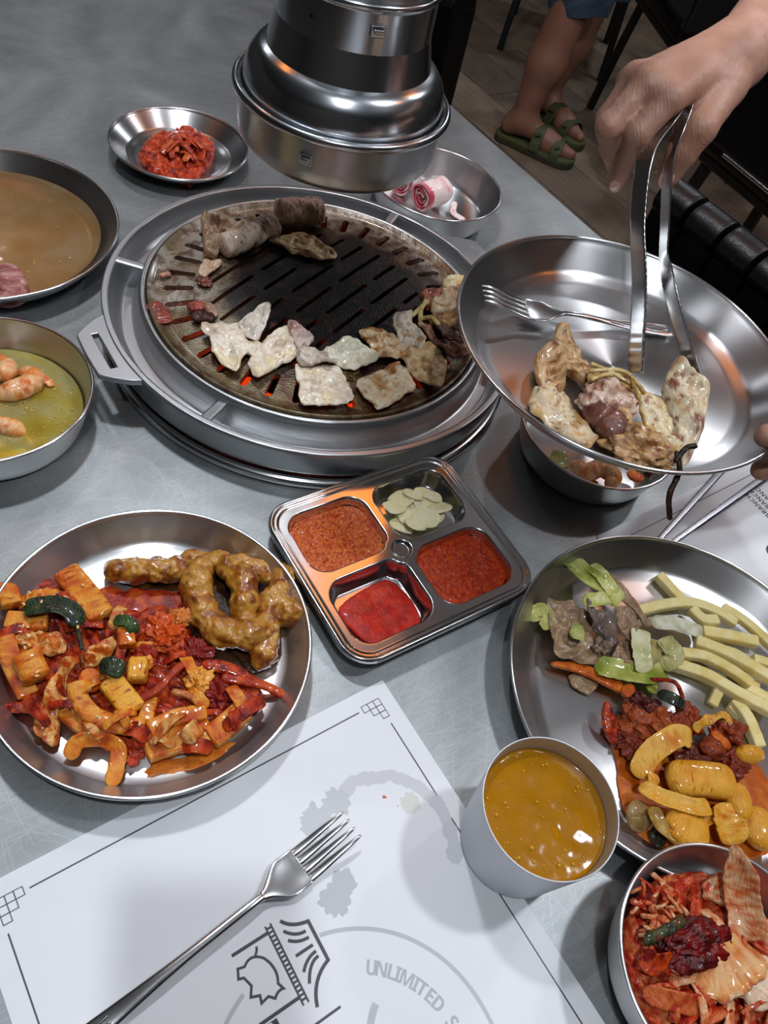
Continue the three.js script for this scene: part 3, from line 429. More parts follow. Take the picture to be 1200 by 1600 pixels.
// ---------- tongs ----------
{
  const o = thing('tongs', [0.15, TOP + 0.17, -0.54], 'long steel serving tongs with serrated edges held over the lifted plate', 'tongs');
  const arms = [[V(116, 322, -642), V(109, 312, -622), V(103, 296, -606), V(112, 262, -577), V(130, 228, -545), V(150, 181, -503)], [V(120, 324, -642), V(120, 312, -624), V(121, 294, -611), V(138, 251, -583), V(144, 238, -576), V(163, 216, -552), V(203, 176, -515)]];
  arms.forEach((p, k) => { part(sweep(p, 0.0155, 0.0016, { e: 6, seg: 110, rad: 16, cap: 0.2, up: new THREE.Vector3(0.45, 0.25, 0.86), twist: k ? (u) => 1.75 - 0.75 * smooth(0.5, 0.64, u) : () => 1.35, prof: (u) => [(k ? 1 - 0.3 * smooth(0.52, 0.62, u) : 0.95) + 0.03 * Math.sin(u * 420) * smooth(0.3, 0.36, u), 1 + 0.6 * Math.abs(Math.sin(u * 90)) * smooth(0.8, 0.85, u)] }), M.cutlery, 'arm', o); });
}
// ---------- person with the tongs ----------
{
  const hand = { W: V(149, 343, -697), F: V(193, 373, -798), I0: V(105, 327, -622), I1: V(92, 303, -609), I2: V(94, 277, -619), I3: V(95, 260, -624), M0: V(87, 329, -632), M1: V(71, 300, -613), M2: V(81, 280, -625), M3: V(90, 265, -636), R0: V(80, 323, -648), R1: V(71, 295, -638), R2: V(82, 274, -651), R3: V(92, 260, -658), P0: V(79, 314, -666), P1: V(76, 288, -665), P2: V(88, 271, -672), P3: V(98, 260, -677), T0: V(146, 331, -664), T1: V(134, 313, -624), T2: V(129, 295, -619), T3: V(128, 278, -617) }, caps = [];
  const add = (a, b, ra, rb, k = 0.006) => caps.push([hand[a], hand[b], ra, rb, k]);
  add('W', 'F', 0.023, 0.034, 0.02); add('W', 'I0', 0.019, 0.0105, 0.012); add('W', 'M0', 0.019, 0.0108, 0.012); add('W', 'R0', 0.018, 0.0105, 0.012); add('W', 'P0', 0.018, 0.0098, 0.012); add('W', 'T0', 0.019, 0.014, 0.012);
  add('I0', 'M0', 0.0095, 0.01, 0.006); add('M0', 'R0', 0.01, 0.0098, 0.006); add('R0', 'P0', 0.0098, 0.009, 0.006);
  for (const [f, r] of [['P', 0.0085], ['R', 0.0094], ['M', 0.01], ['I', 0.0098]]) { add(f + '0', f + '1', r * 1.04, r * 0.98, 0.0026); add(f + '1', f + '2', r * 1.02, r * 0.86, 0.0022); add(f + '2', f + '3', r * 0.88, r * 0.72, 0.0022); }
  add('T0', 'T1', 0.0145, 0.0118, 0.006); add('T1', 'T2', 0.0122, 0.0112, 0.004); add('T2', 'T3', 0.0114, 0.0088, 0.003);
  const all = Object.values(hand), lo = [0, 1, 2].map((k) => Math.min(...all.filter((p) => p !== hand.F).map((p) => p.getComponent(k))) - 0.026), hi = [0, 1, 2].map((k) => Math.max(...all.filter((p) => p !== hand.F).map((p) => p.getComponent(k))) + 0.026);
  const field = (x, y, z) => { let d = 1; for (const [a, b, ra, rb, k] of caps) d = smin(d, bone(x, y, z, a, b, ra, rb), k); return d + 0.0005 * N.noise(x * 260, y * 260, z * 260); };
  // forearm goes on past the frame
  hi[0] = Math.max(hi[0], hand.W.x + 0.1); lo[2] = Math.min(lo[2], hand.W.z - 0.13); hi[1] = Math.max(hi[1], hand.W.y + 0.07);
  const left = [[V(323, 186, -536), V(415, 206, -606), 0.029, 0.03], [V(415, 206, -606), V(560, 262, -730), 0.03, 0.042], [V(323, 186, -536), V(278, 193, -488), 0.026, 0.016], [V(278, 193, -488), V(258, 196, -470), 0.0125, 0.0115], [V(258, 196, -470), V(243, 195, -461), 0.0113, 0.0085], [V(330, 178, -541), V(303, 157, -502), 0.017, 0.0105], [V(303, 157, -502), V(270, 146, -483), 0.0102, 0.0085], [V(340, 167, -560), V(312, 146, -521), 0.017, 0.0105], [V(312, 146, -521), V(281, 137, -504), 0.0102, 0.0085], [V(347, 160, -575), V(318, 139, -536), 0.017, 0.0105], [V(318, 139, -536), V(290, 132, -521), 0.0102, 0.0085], [V(354, 152, -589), V(324, 131, -550), 0.017, 0.0105], [V(324, 131, -550), V(299, 126, -537), 0.0102, 0.0085]], lc = []; for (const [a, b, ra, rb] of left) lc.push([a, b, ra, rb]);
  const lf = (x, y, z) => { let d = 1; lc.forEach(([a, b, ra, rb], i) => { d = smin(d, bone(x, y, z, a, b, ra, rb), i < 4 ? 0.012 : 0.004); }); return d; };
  const pts = left.flatMap(([a, b]) => [a, b]), ll = [0, 1, 2].map((k) => Math.min(...pts.map((p) => p.getComponent(k))) - 0.03), lh = [0, 1, 2].map((k) => Math.max(...pts.map((p) => p.getComponent(k))) + 0.03);
  const g = mergeGeometries([nets(field, lo, hi, 0.0026), nets(lf, ll, lh, 0.003)]);
  tint(g, ['#8f6450', '#a3765f', '#b08571', '#9a6a55'], { s: 22, seed: 4, sharp: 1.2 });
  const o = solo(g, M.skin, 'person', 'bare forearm and hand holding steel tongs, other hand under the lifted plate', 'person');
  const nail = phy({ color: 0xc79a8a, roughness: 0.3, clearcoat: 0.4 });
  for (const [k, a] of [['T', 0.0064], ['I', 0.0052]]) { const p = hand[k + '3'], q = hand[k + '2'], d = new THREE.Vector3().subVectors(p, q).normalize(), eye = new THREE.Vector3().subVectors(new THREE.Vector3(0.02, TOP + 0.6, -0.2), p).normalize(), n = eye.addScaledVector(d, -eye.dot(d)).normalize(), m = mesh(new THREE.SphereGeometry(a, 20, 12).scale(0.85, 0.22, 1.15), nail, 'fingernail', o), s = new THREE.Vector3().crossVectors(n, d); m.quaternion.setFromRotationMatrix(new THREE.Matrix4().makeBasis(s, n, d)); m.position.copy(p).addScaledVector(d, 0.001).addScaledVector(n, (k === 'T' ? 0.0085 : 0.0068)).sub(o.position); }
}
// ---------- person standing by the chairs ----------
{
  const f1 = (x, y, z) => new THREE.Vector3(x, y, z), leg = (ax, az, tx, tz, kx, kz) => [[f1(ax, 0.095, az), f1(lerp(ax, kx, 0.45), 0.27, lerp(az, kz, 0.45)), 0.038, 0.062], [f1(lerp(ax, kx, 0.45), 0.27, lerp(az, kz, 0.45)), f1(kx, 0.52, kz), 0.062, 0.06], [f1(kx, 0.52, kz), f1(kx + 0.02, 0.78, kz - 0.04), 0.06, 0.085], [f1(ax - 0.035, 0.06, az), f1(ax + 0.01, 0.09, az), 0.032, 0.036], [f1(ax, 0.085, az), f1(lerp(ax, tx, 0.62), 0.052, lerp(az, tz, 0.62)), 0.036, 0.03], [f1(lerp(ax, tx, 0.55), 0.046, lerp(az, tz, 0.55)), f1(tx, 0.04, tz), 0.034, 0.018]];
  const A = leg(0.042, -2.815, 0.24, -2.78, 0.085, -2.86), B = leg(0.1, -3.06, 0.26, -2.93, 0.16, -3.08), caps = [...A, ...B];
  const f = (x, y, z) => { let d = 1, e = 1; for (const c of A) d = smin(d, bone(x, y, z, ...c), 0.03); for (const c of B) e = smin(e, bone(x, y, z, ...c), 0.03); return Math.min(d, e); };
  const g = nets(f, [-0.06, 0.01, -3.22], [0.34, 0.86, -2.7], 0.0085); tint(g, ['#6f4a3a', '#825a48', '#7a5140'], { s: 8, seed: 2, sharp: 1 });
  const p = solo(g, M.skin, 'person', 'bare legs of a standing person in denim shorts and green sandals', 'person');
  const denim = std({ color: 0x5f7187, roughness: 0.85, map: texture(256, 256, (i, j) => { const n = 150 + 160 * tileNoise(i / 256, j / 256, 8, 4) + ((i + j) % 4 < 2 ? 16 : -16); return [n * 0.95, n, n * 1.06]; }, true) });
  const sh = (kx, kz) => { const gg = lathe([[0.088, 0], [0.094, 0.002], [0.097, 0.05], [0.1, 0.2], [0.11, 0.38], [0.102, 0.38], [0.09, 0.06], [0.086, 0.004], [0.088, 0]], 48); const q = gg.attributes.position; for (let i = 0; i < q.count; i++) { const a = Math.atan2(q.getZ(i), q.getX(i)); q.setX(i, q.getX(i) * (1 + 0.06 * Math.sin(a * 5))); q.setY(i, q.getY(i) + 0.012 * Math.sin(a * 2)); } gg.computeVertexNormals(); return gg.translate(kx, 0.43, kz); };
  part(merged([sh(0.1, -2.88), sh(0.165, -3.08)]), denim, 'denim_shorts', p, 'frayed blue denim shorts');
  const olive = std({ color: 0x3d4426, roughness: 0.6 }), sole = std({ color: 0x2c2f1c, roughness: 0.7 }), foot = std({ color: 0x474d28, roughness: 0.75 });
  for (const [ax, az, tx, tz] of [[-0.012, -2.822, 0.262, -2.775], [0.05, -3.09, 0.28, -2.91]]) {
    const d = new THREE.Vector3(tx - ax, 0, tz - az), L = d.length(); d.normalize(); const s = new THREE.Shape(); s.moveTo(0, -0.03); s.bezierCurveTo(0.08, -0.03, 0.14, -0.05, L * 0.8, -0.048); s.bezierCurveTo(L * 1.03, -0.04, L * 1.04, 0.03, L * 0.84, 0.042); s.bezierCurveTo(0.15, 0.05, 0.08, 0.034, 0, 0.03); s.bezierCurveTo(-0.022, 0.02, -0.022, -0.02, 0, -0.03);
    const ex = (dep, y) => new THREE.ExtrudeGeometry(s, { depth: dep, bevelEnabled: true, bevelSize: 0.003, bevelThickness: 0.003, bevelSegments: 2, curveSegments: 12 }).rotateX(-Math.PI / 2).rotateY(Math.atan2(-d.z, d.x)).translate(ax, y, az);
    const so = part(ex(0.014, 0.004), sole, 'sandal', p, 'green two-strap sandal'); const fb = mesh(ex(0.006, 0.021).translate(-p.position.x, -p.position.y, -p.position.z), foot, 'footbed', so);
    for (const [u, w] of [[0.47, 0.036], [0.74, 0.034]]) {
      const cx = ax + d.x * L * u, cz = az + d.z * L * u, n = new THREE.Vector3(-d.z, 0, d.x), h = u < 0.6 ? 0.092 : 0.072, P = [-0.05, -0.044, -0.02, 0.02, 0.044, 0.05].map((q, i) => new THREE.Vector3(cx + n.x * q, [0.022, 0.05, h, h, 0.05, 0.022][i], cz + n.z * q));
      const st = sweep(P, w, 0.005, { e: 5, seg: 24, up: d, twist: Math.PI / 2 }); mesh(st.translate(-p.position.x, -p.position.y, -p.position.z), olive, 'strap', so);
      const bk = box(0.016, 0.006, 0.02, 0.002).rotateY(Math.atan2(-d.z, d.x)).translate(cx - n.x * 0.03, h * 0.84 + 0.006, cz - n.z * 0.03).translate(-p.position.x, -p.position.y, -p.position.z);
      for (const q of [n.z > 0 ? 1 : -1]) { const b2 = box(0.02, 0.007, 0.022, 0.002).rotateZ(0.3).rotateY(Math.atan2(-d.z, d.x)).translate(cx + n.x * 0.036 * q, h * 0.86, cz + n.z * 0.036 * q).translate(-p.position.x, -p.position.y, -p.position.z); mesh(b2, olive, 'buckle', so); }
    }
  }
}
// ---------- the photographer's phone, which shades the near placemat ----------
{
  const g = thing('phone', camera.position.toArray(), 'dark phone held over the table, shading the near placemat', 'phone'); g.quaternion.copy(camera.quaternion);
  mesh(box(0.076, 0.164, 0.008, 0.0035).translate(0.006, -0.062, 0.0065), std({ color: 0x15171a, roughness: 0.35 }), 'phone_body', g); mesh(new THREE.PlaneGeometry(0.07, 0.154).translate(0.006, -0.062, 0.0107), phy({ color: 0x050608, roughness: 0.08 }), 'screen', g);
}
// ---------- chairs ----------
function chair(x, z, yaw, label, quilted, legT = 0.026, backH = 0.82) {     // faces local -z
  const o = thing('dining_chair', [x, 0, z], label, 'chair', 'black restaurant chairs'); o.rotation.y = yaw;
  mesh(box(0.46, 0.07, 0.44, 0.025).translate(0, 0.445, 0), M.leather, 'seat', o);
  mesh(box(0.43, 0.03, 0.41, 0.008).translate(0, 0.4, 0), M.black, 'seat_frame', o);
  for (const [sx, sz] of [[-1, -1], [1, -1], [-1, 1], [1, 1]]) mesh(sweep([new THREE.Vector3(sx * 0.19, 0.41, sz * 0.175), new THREE.Vector3(sx * 0.205, 0.2, sz * 0.195), new THREE.Vector3(sx * 0.215, 0.002, sz * 0.215)], legT, legT, { e: 5, cap: 0.05, up: new THREE.Vector3(0, 0, 1) }), M.black, 'leg', o);
  const bz = 0.215, bh = backH - 0.47, b = mesh(box(0.46, bh, 0.03, 0.012).translate(0, 0.47 + bh / 2 - 0.01, bz + 0.022), quilted ? M.leather : M.black, 'backrest', o);
  if (quilted) for (let i = 0; i < 8; i++) mesh(merged([box(0.0568, bh - 0.012, 0.04, 0.008).translate(-0.2012 + i * 0.0575, 0.46 + bh / 2, bz + 0.002), sweep([-1, 0, 1].map((q) => new THREE.Vector3(-0.2012 + i * 0.0575 + q * 0.0282, 0.455 + bh, bz + 0.004)), 0.058, 0.05, { e: 2, rad: 20, cap: 0.08, seg: 6 })]), M.leather, 'cushion_channel', b);
  return o;
}
chair(0.254, -0.776, 2.396, 'black leather chair with channelled backrest tucked in behind the lifted plate', true, 0.03, 0.81);
chair(-0.446, -1.498, 2.396, 'black chair tucked in behind the exhaust hood', true, 0.03, 0.81);
chair(0.56, -3.16, 0.35, 'black chair just behind the standing person in sandals', false);
chair(0.09, -3.78, 0, 'black chair farthest back, its leg left of the bare legs', false);
{ const c = chair(0.8, -2.19, -0.84, 'black chair with a chrome rail in the dark below the forearm', true, 0.03, 0.84); mesh(sweep([-0.1, 0, 0.1].map((q) => new THREE.Vector3(q, 0.47, 0.275)), 0.012, 0.012, { e: 2, cap: 0.3 }), M.cutlery, 'chrome_rail', c); }
// ---------- food ----------
// places on the plates, in millimetres over the table: [sideways, depth]
const F = {
  ta: [[-181,-300],[-173,-300],[-166,-305],[-157,-310],[-147,-312],[-139,-318],[-134,-326]], ta2: [[-134,-327],[-123,-330],[-113,-334],[-101,-336],[-87,-339],[-73,-339]], 
  tb: [[-121,-319],[-120,-308],[-113,-295],[-102,-283],[-88,-276],[-78,-277],[-67,-282],[-58,-287]], tc: [[-103,-330],[-90,-324],[-82,-313],[-78,-298],[-71,-289]], 
  td: [[-61,-338],[-59,-325],[-62,-311],[-59,-296],[-54,-283],[-53,-268]], te: [[-56,-312],[-48,-311],[-39,-310]], 
  glaze1: [[-134,-316],[-127,-297],[-95,-273],[-74,-269],[-59,-259],[-47,-266],[-40,-278],[-46,-304],[-67,-325],[-106,-336]], glaze2: [[-183,-304],[-162,-310],[-138,-318],[-130,-306],[-149,-299],[-172,-297]], 
  poolA: [[-189,-283],[-183,-293],[-173,-289],[-166,-297],[-156,-298],[-145,-305],[-128,-302],[-125,-275],[-147,-264],[-169,-264]], poolA2: [[-95,-166],[-97,-176],[-79,-185],[-64,-196],[-53,-205],[-53,-190],[-62,-184],[-80,-174]], 
  moundA: [[-245,-260],[-215,-283],[-174,-266],[-130,-288],[-90,-257],[-52,-254],[-46,-230],[-83,-207],[-113,-202],[-117,-172],[-158,-182],[-183,-178],[-211,-199]], r1: [[-210,-282],[-192,-271],[-173,-258]], 
  r2: [[-244,-248],[-238,-251],[-231,-243]], r3: [[-202,-210],[-188,-198]], r4: [[-142,-211],[-121,-199]], r5: [[-134,-222],[-123,-226]], r6: [[-162,-202],[-154,-192],[-138,-186],[-113,-190]], r7: [[-101,-180],[-85,-192],[-69,-201]], 
  r7b: [[-65,-199],[-57,-212],[-52,-223]], r8: [[-104,-191],[-94,-202],[-77,-212]], r9: [[-147,-159],[-147,-170],[-134,-177],[-121,-175],[-117,-164],[-115,-151]], r10: [[-150,-251],[-143,-239]], r11: [[-56,-233],[-42,-230]], 
  r12: [[-111,-196],[-114,-211]], r13: [[-227,-232],[-213,-236],[-204,-240]], r14: [[-221,-217],[-210,-205],[-193,-191]], r15: [[-161,-214],[-150,-203]], r16: [[-164,-187],[-148,-181],[-134,-180]], 
  c1: [[-228,-248],[-223,-256],[-208,-262],[-199,-259],[-189,-264],[-189,-257],[-211,-247]], c2: [[-219,-222],[-211,-229],[-200,-232],[-190,-234],[-182,-224],[-192,-217],[-207,-217]], c3: [[-172,-219],[-172,-206],[-175,-186]], 
  c4: [[-168,-200],[-172,-184],[-168,-167]], c5: [[-170,-223],[-164,-235],[-158,-245],[-151,-238],[-157,-222],[-163,-217]], c6: [[-177,-180],[-168,-186],[-159,-168],[-162,-163],[-170,-167]], 
  c7: [[-202,-180],[-197,-185],[-183,-185],[-182,-179],[-198,-176]], l1: [[-124,-260]], l2: [[-99,-255]], l3: [[-72,-230]], l4: [[-119,-274]], l5: [[-88,-234]], l6: [[-113,-177]], l7: [[-130,-241]], 
  g1: [[-219,-239],[-209,-245],[-198,-249],[-186,-247],[-180,-240]], g1s: [[-181,-241],[-170,-226]], g2: [[-159,-251],[-148,-253],[-141,-248]], g3: [[-152,-215],[-144,-218],[-135,-216]], 
  s1: [[-75,-242],[-59,-245],[-44,-248],[-28,-247]], s2: [[-121,-205],[-111,-216],[-106,-230],[-102,-240]], s3: [[-102,-218],[-90,-219],[-80,-217]], s4: [[-92,-247],[-75,-250],[-57,-249]], f1: [[252,-465],[275,-445]], 
  f2: [[234,-419],[258,-433],[282,-442],[304,-441],[321,-436]], f3: [[278,-433],[289,-426],[302,-430]], f4: [[310,-449],[330,-439],[357,-420]], f5: [[291,-417],[315,-421],[340,-424]], f6: [[283,-402],[312,-398],[354,-387]], 
  f7: [[267,-387],[290,-390],[317,-384],[331,-379]], f8: [[266,-378],[294,-374],[319,-366],[348,-361]], f10: [[306,-368],[302,-354]], f11: [[294,-405],[323,-406],[337,-399]], f12: [[336,-406],[359,-406]], 
  f13: [[320,-389],[341,-381]], f14: [[317,-359],[329,-349]], f15: [[329,-378],[356,-371]], f9: [[319,-362],[329,-349],[339,-328]], cv1: [[245,-408],[267,-412],[290,-412]], 
  m1: [[151,-393],[163,-401],[177,-400],[192,-393],[193,-370],[206,-359],[195,-348],[173,-346],[163,-351],[158,-373]], m2: [[181,-404],[189,-397],[207,-397],[215,-380],[208,-366],[198,-374],[187,-382]], 
  m3: [[208,-406],[222,-409],[230,-396],[225,-380],[216,-383]], m4: [[218,-380],[232,-383],[229,-362],[211,-356]], m5: [[183,-341],[205,-341],[199,-328],[185,-331]], m6: [[201,-446],[209,-434],[228,-417],[243,-404]], 
  m7: [[201,-364]], v1: [[167,-441],[181,-426],[200,-420],[213,-412]], v1b: [[182,-440],[192,-430],[207,-416]], v2: [[140,-375],[150,-383],[157,-371]], v3: [[198,-349],[220,-351],[241,-356],[258,-368]], 
  v4: [[230,-392],[232,-371],[238,-356]], v5: [[250,-391],[261,-379],[254,-370]], v6: [[172,-367],[185,-368]], v7: [[180,-397],[202,-410]], v8: [[245,-350],[255,-350]], v9: [[245,-388],[244,-366]], 
  ca1: [[164,-342],[189,-345],[210,-341],[225,-339]], ca2: [[223,-340],[232,-334]], p1: [[234,-311]], p2: [[250,-319]], p3: [[266,-318]], p4: [[239,-328]], p5: [[277,-329]], p6: [[231,-296]], p7: [[307,-328]], p8: [[281,-293]], 
  p9: [[312,-303]], p10: [[283,-310],[292,-306],[303,-304]], p11: [[208,-319],[214,-302],[224,-293]], go1: [[247,-337],[259,-334],[270,-332]], rs1: [[244,-353],[261,-351],[271,-342]], 
  os1: [[276,-315],[288,-327],[300,-333],[305,-328]], ca3: [[290,-318],[306,-310]], poolB: [[215,-301],[224,-284],[227,-261],[235,-241],[253,-225],[295,-224],[341,-235],[352,-289],[338,-315],[309,-300],[285,-317],[236,-316]], 
  o1: [[237,-269],[243,-285],[254,-298],[266,-307],[277,-307]], o2: [[236,-259],[247,-254],[264,-254],[279,-255],[290,-260]], o3: [[273,-247],[287,-250],[295,-259]], o4: [[245,-272],[248,-263]], 
  t1: [[259,-272],[283,-279],[308,-284]], t2: [[305,-270],[322,-272]], t3: [[323,-320],[327,-308]], t4: [[259,-243],[274,-240],[290,-238]], t5: [[318,-255],[341,-261]], t6: [[301,-267],[305,-253],[310,-240]], 
  fm: [[235,-249],[239,-240],[243,-230]], tr: [[244,-245],[252,-234],[266,-232]], dk: [[251,-236],[261,-226]], leaf: [[281,-218],[284,-209],[289,-202],[293,-192],[297,-182],[300,-169]], 
  core: [[264,-142],[278,-143],[293,-155],[303,-167]], sauce: [[263,-157]], shred: [[237,-171]], kw: [[313,-163],[308,-149],[300,-132]], lf2: [[272,-196],[282,-206],[295,-211],[299,-196],[289,-186],[274,-189]], 
  kr: [[231,-143],[237,-139],[250,-144]], kr2: [[234,-123],[248,-123],[261,-124],[272,-127]], kg: [[230,-148],[238,-154],[247,-161],[256,-169]], 
  hp1: [[88,-539],[100,-534],[108,-511],[123,-492],[115,-479],[97,-489],[99,-471],[89,-466],[78,-479],[77,-499],[86,-517]], hp2: [[91,-470],[107,-459],[112,-447],[125,-430],[120,-420],[108,-425],[95,-431],[80,-441],[80,-459]], 
  hp3: [[115,-454],[134,-445],[140,-428]], hp4: [[131,-464]], hp5: [[159,-429]], hp6: [[153,-475],[165,-475],[184,-462],[188,-436],[172,-440],[162,-447]], hp8: [[116,-473],[123,-485],[140,-487],[151,-474]], 
  hp8b: [[117,-480],[131,-486],[149,-476]], hp9: [[141,-458],[147,-431]], hp10: [[137,-425],[145,-431],[151,-420]], hp11: [[150,-439],[162,-436]], hp12: [[135,-432],[167,-421],[184,-421]], hp13: [[172,-435],[184,-429]], 
  hp7: [[175,-508],[185,-497],[198,-485],[195,-440],[185,-433],[179,-461],[169,-480]], strand: [[177,-410],[183,-421],[189,-422]], strand2: [[177,-419],[183,-409],[182,-396],[189,-386]], gr1: [[-207,-738],[-186,-752],[-161,-769]], 
  gr2: [[-235,-655],[-216,-686],[-202,-720]], gr3: [[-268,-692],[-261,-704],[-245,-699],[-223,-705],[-228,-690],[-239,-674],[-236,-648],[-246,-645],[-257,-669]], 
  gs1: [[-193,-698],[-176,-722],[-154,-720],[-132,-711],[-137,-696],[-151,-694],[-170,-692]], gb1: [[-245,-647],[-229,-644],[-234,-618],[-244,-619]], gb2: [[-233,-608],[-229,-618]], gb3: [[-233,-564],[-226,-571],[-219,-576]], 
  gb4: [[-225,-554],[-215,-559],[-204,-562]], gb5: [[-268,-562],[-257,-555],[-243,-542]], gb6: [[-275,-599],[-269,-610]], gb7: [[-218,-578],[-206,-564]], 
  g71: [[-207,-541],[-199,-551],[-179,-559],[-170,-545],[-153,-543],[-155,-526],[-163,-526],[-163,-506],[-174,-508],[-188,-517],[-195,-530]], g72: [[-180,-561],[-166,-591],[-159,-579],[-159,-548],[-172,-550]], 
  g73: [[-154,-520],[-150,-557],[-138,-576],[-127,-560],[-120,-543],[-135,-517],[-141,-505]], g74: [[-139,-580],[-131,-582],[-114,-573],[-114,-561],[-121,-551],[-130,-563]], 
  g75: [[-113,-532],[-83,-544],[-60,-513],[-82,-496],[-97,-493],[-105,-511]], g76: [[-120,-555],[-110,-558],[-87,-551],[-87,-543],[-113,-534]], g77: [[-96,-563],[-82,-587],[-67,-584],[-51,-575],[-68,-550],[-82,-549]], 
  g81: [[-73,-603],[-66,-610],[-45,-613],[-34,-606],[-27,-591],[-51,-579],[-59,-588]], g82: [[-47,-635],[-35,-643],[-29,-631],[-16,-622],[-14,-608],[-25,-596],[-38,-611],[-45,-623]], 
  g83: [[-26,-586],[-19,-604],[-8,-615],[11,-599],[14,-565],[6,-561],[-11,-567]], g84: [[-57,-536],[-43,-558],[-30,-578],[-10,-555],[-18,-536],[-27,-521],[-35,-517]], 
  g85: [[-22,-633],[-15,-640],[6,-618],[30,-619],[22,-608],[6,-611],[-12,-624]], g86: [[-5,-636],[3,-645],[21,-641],[24,-627],[7,-626]], g87: [[-14,-709],[-7,-726],[6,-726],[5,-710],[-8,-701]], 
  g88: [[-17,-673],[-9,-682],[9,-681],[9,-671],[-13,-655]], g89: [[-31,-686],[-15,-699],[-12,-684],[-21,-669]], g8a: [[-13,-651],[11,-669],[17,-647],[-8,-642]], g8b: [[-11,-693],[4,-706],[7,-686],[-6,-679]], 
  gm1: [[-34,-644],[-26,-658],[-24,-669]], gm2: [[-23,-642],[-26,-656],[-22,-668]], gm3: [[-22,-648],[-14,-646],[-4,-636]], gc1: [[-74,-551],[-66,-553],[-57,-542],[-63,-534]], 
  sh1: [[-349,-423],[-338,-433],[-331,-442],[-329,-453],[-337,-460],[-346,-459]], sh2: [[-359,-441],[-352,-448],[-355,-457],[-365,-464]], sh3: [[-336,-396],[-320,-399],[-307,-398]], sh4: [[-332,-464],[-323,-460],[-313,-457]], 
  sb1: [[173,-545],[179,-559],[189,-566],[200,-560],[197,-544]], sb2: [[157,-559],[168,-560],[177,-553]], sb3: [[136,-555],[155,-558]], sb4: [[215,-574],[233,-575]], bm: [[-438,-578],[-428,-579],[-410,-565],[-403,-550],[-417,-541]], 
  km: [[-414,-855],[-417,-906],[-404,-927],[-390,-947],[-348,-929],[-335,-880],[-336,-830],[-364,-827],[-390,-832]], pr3: [[-35,-967],[-32,-948],[-15,-940]], 
  ket: [[-11,-332],[8,-363],[22,-373],[41,-363],[55,-344],[50,-322],[31,-309],[10,-314]], gs: [[-262,-560],[-256,-566],[-248,-580]], 
};
const RICE = ['#a83a06', '#c05a0a', '#cf7a1a', '#d89436', '#b04606'], RICE2 = ['#cf8412', '#da9622', '#e0a63c', '#c8740e'], RED = ['#5a0d03', '#8a1a04', '#ac3006', '#c24a0c', '#761203'], FRY = ['#dcbf62', '#e8d284', '#f0e0a2', '#e2c972'];
const CAB = ['#b04a0e', '#d08434', '#dcae68', '#a22c08', '#c66a1c'], LEAFG = ['#7f8c2a', '#a9ad4c', '#c8c878', '#dcd8a4'], BEEF = ['#7d6248', '#947657', '#a98b69', '#8a6b50'], FAT = ['#cfc3ac', '#ddd3c0', '#e4dccb', '#c9b896'], BROWNED = ['#7a4a20', '#c19a66', '#d8c5a2', '#b98a4f', '#8c4f1c'];
const SHRIMP = ['#d8782c', '#e09450', '#e8bc8c', '#cf641c'], GLAZE = ['#6e3606', '#935410', '#ad7420', '#bd8c3c', '#7d420a'], ORANGE = ['#b34a0a', '#c95d0f', '#d37a1c'], ONION = ['#cf8212', '#de9c28', '#e6b450', '#c8740c'];
let seedNo = 1;
const path3 = (k, y) => F[k].map(([x, z], i) => V(x, Array.isArray(y) ? y[Math.min(i, y.length - 1)] : y, z));
function strip(k, name, w, t, y, pal, label, cat, { mat = M.wet, group, sharp, s = 120, speck, specks, bias, grow = 1, ...o } = {}) {
  const seed = seedNo++, p = path3(k, y), n = p.length; if (grow !== 1) { const a = p[1].clone(), b = p[n - 2].clone(), d = (grow - 1) * (n === 2 ? 0.5 : 0.8); p[0].addScaledVector(p[0].clone().sub(a), d); p[n - 1].addScaledVector(p[n - 1].clone().sub(b), d); w *= 1.08; }
  const g = sweep(p, w / 1000, t / 1000, { seed, amp: 0.0008, ...o }); return solo(tint(g, pal, { seed, sharp, s, speck, specks, bias }), mat, name, label, cat, group);
}
function slice(k, name, y, pal, label, cat, { mat = M.meat, group, sharp, s = 120, speck, specks, bias, size = name === 'pork_slice' ? 1.13 : 1, ...o } = {}) {
  const mx = F[k].reduce((a, p) => a + p[0], 0) / F[k].length, mz = F[k].reduce((a, p) => a + p[1], 0) / F[k].length, seed = seedNo++, g = slab(F[k].map(([x, z]) => [(mx + (x - mx) * size) / 1000, (mz + (z - mz) * size) / 1000]), { y: TOP + y / 1000, seed, ...o }); return solo(tint(g, pal, { seed, sharp, s, speck, specks, bias }), mat, name, label, cat, group);
}
function chunk(k, name, r, y, pal, label, cat, { mat = M.wet, group, sharp, s = 120, speck, specks, bias, ...o } = {}) {
  const seed = seedNo++, [x, z] = F[k][0], g = lump(V(x, y, z), r.map((q) => q / 1000), { seed, ...o }); return solo(tint(g, pal, { seed, sharp, s, speck, specks, bias }), mat, name, label, cat, group);
}
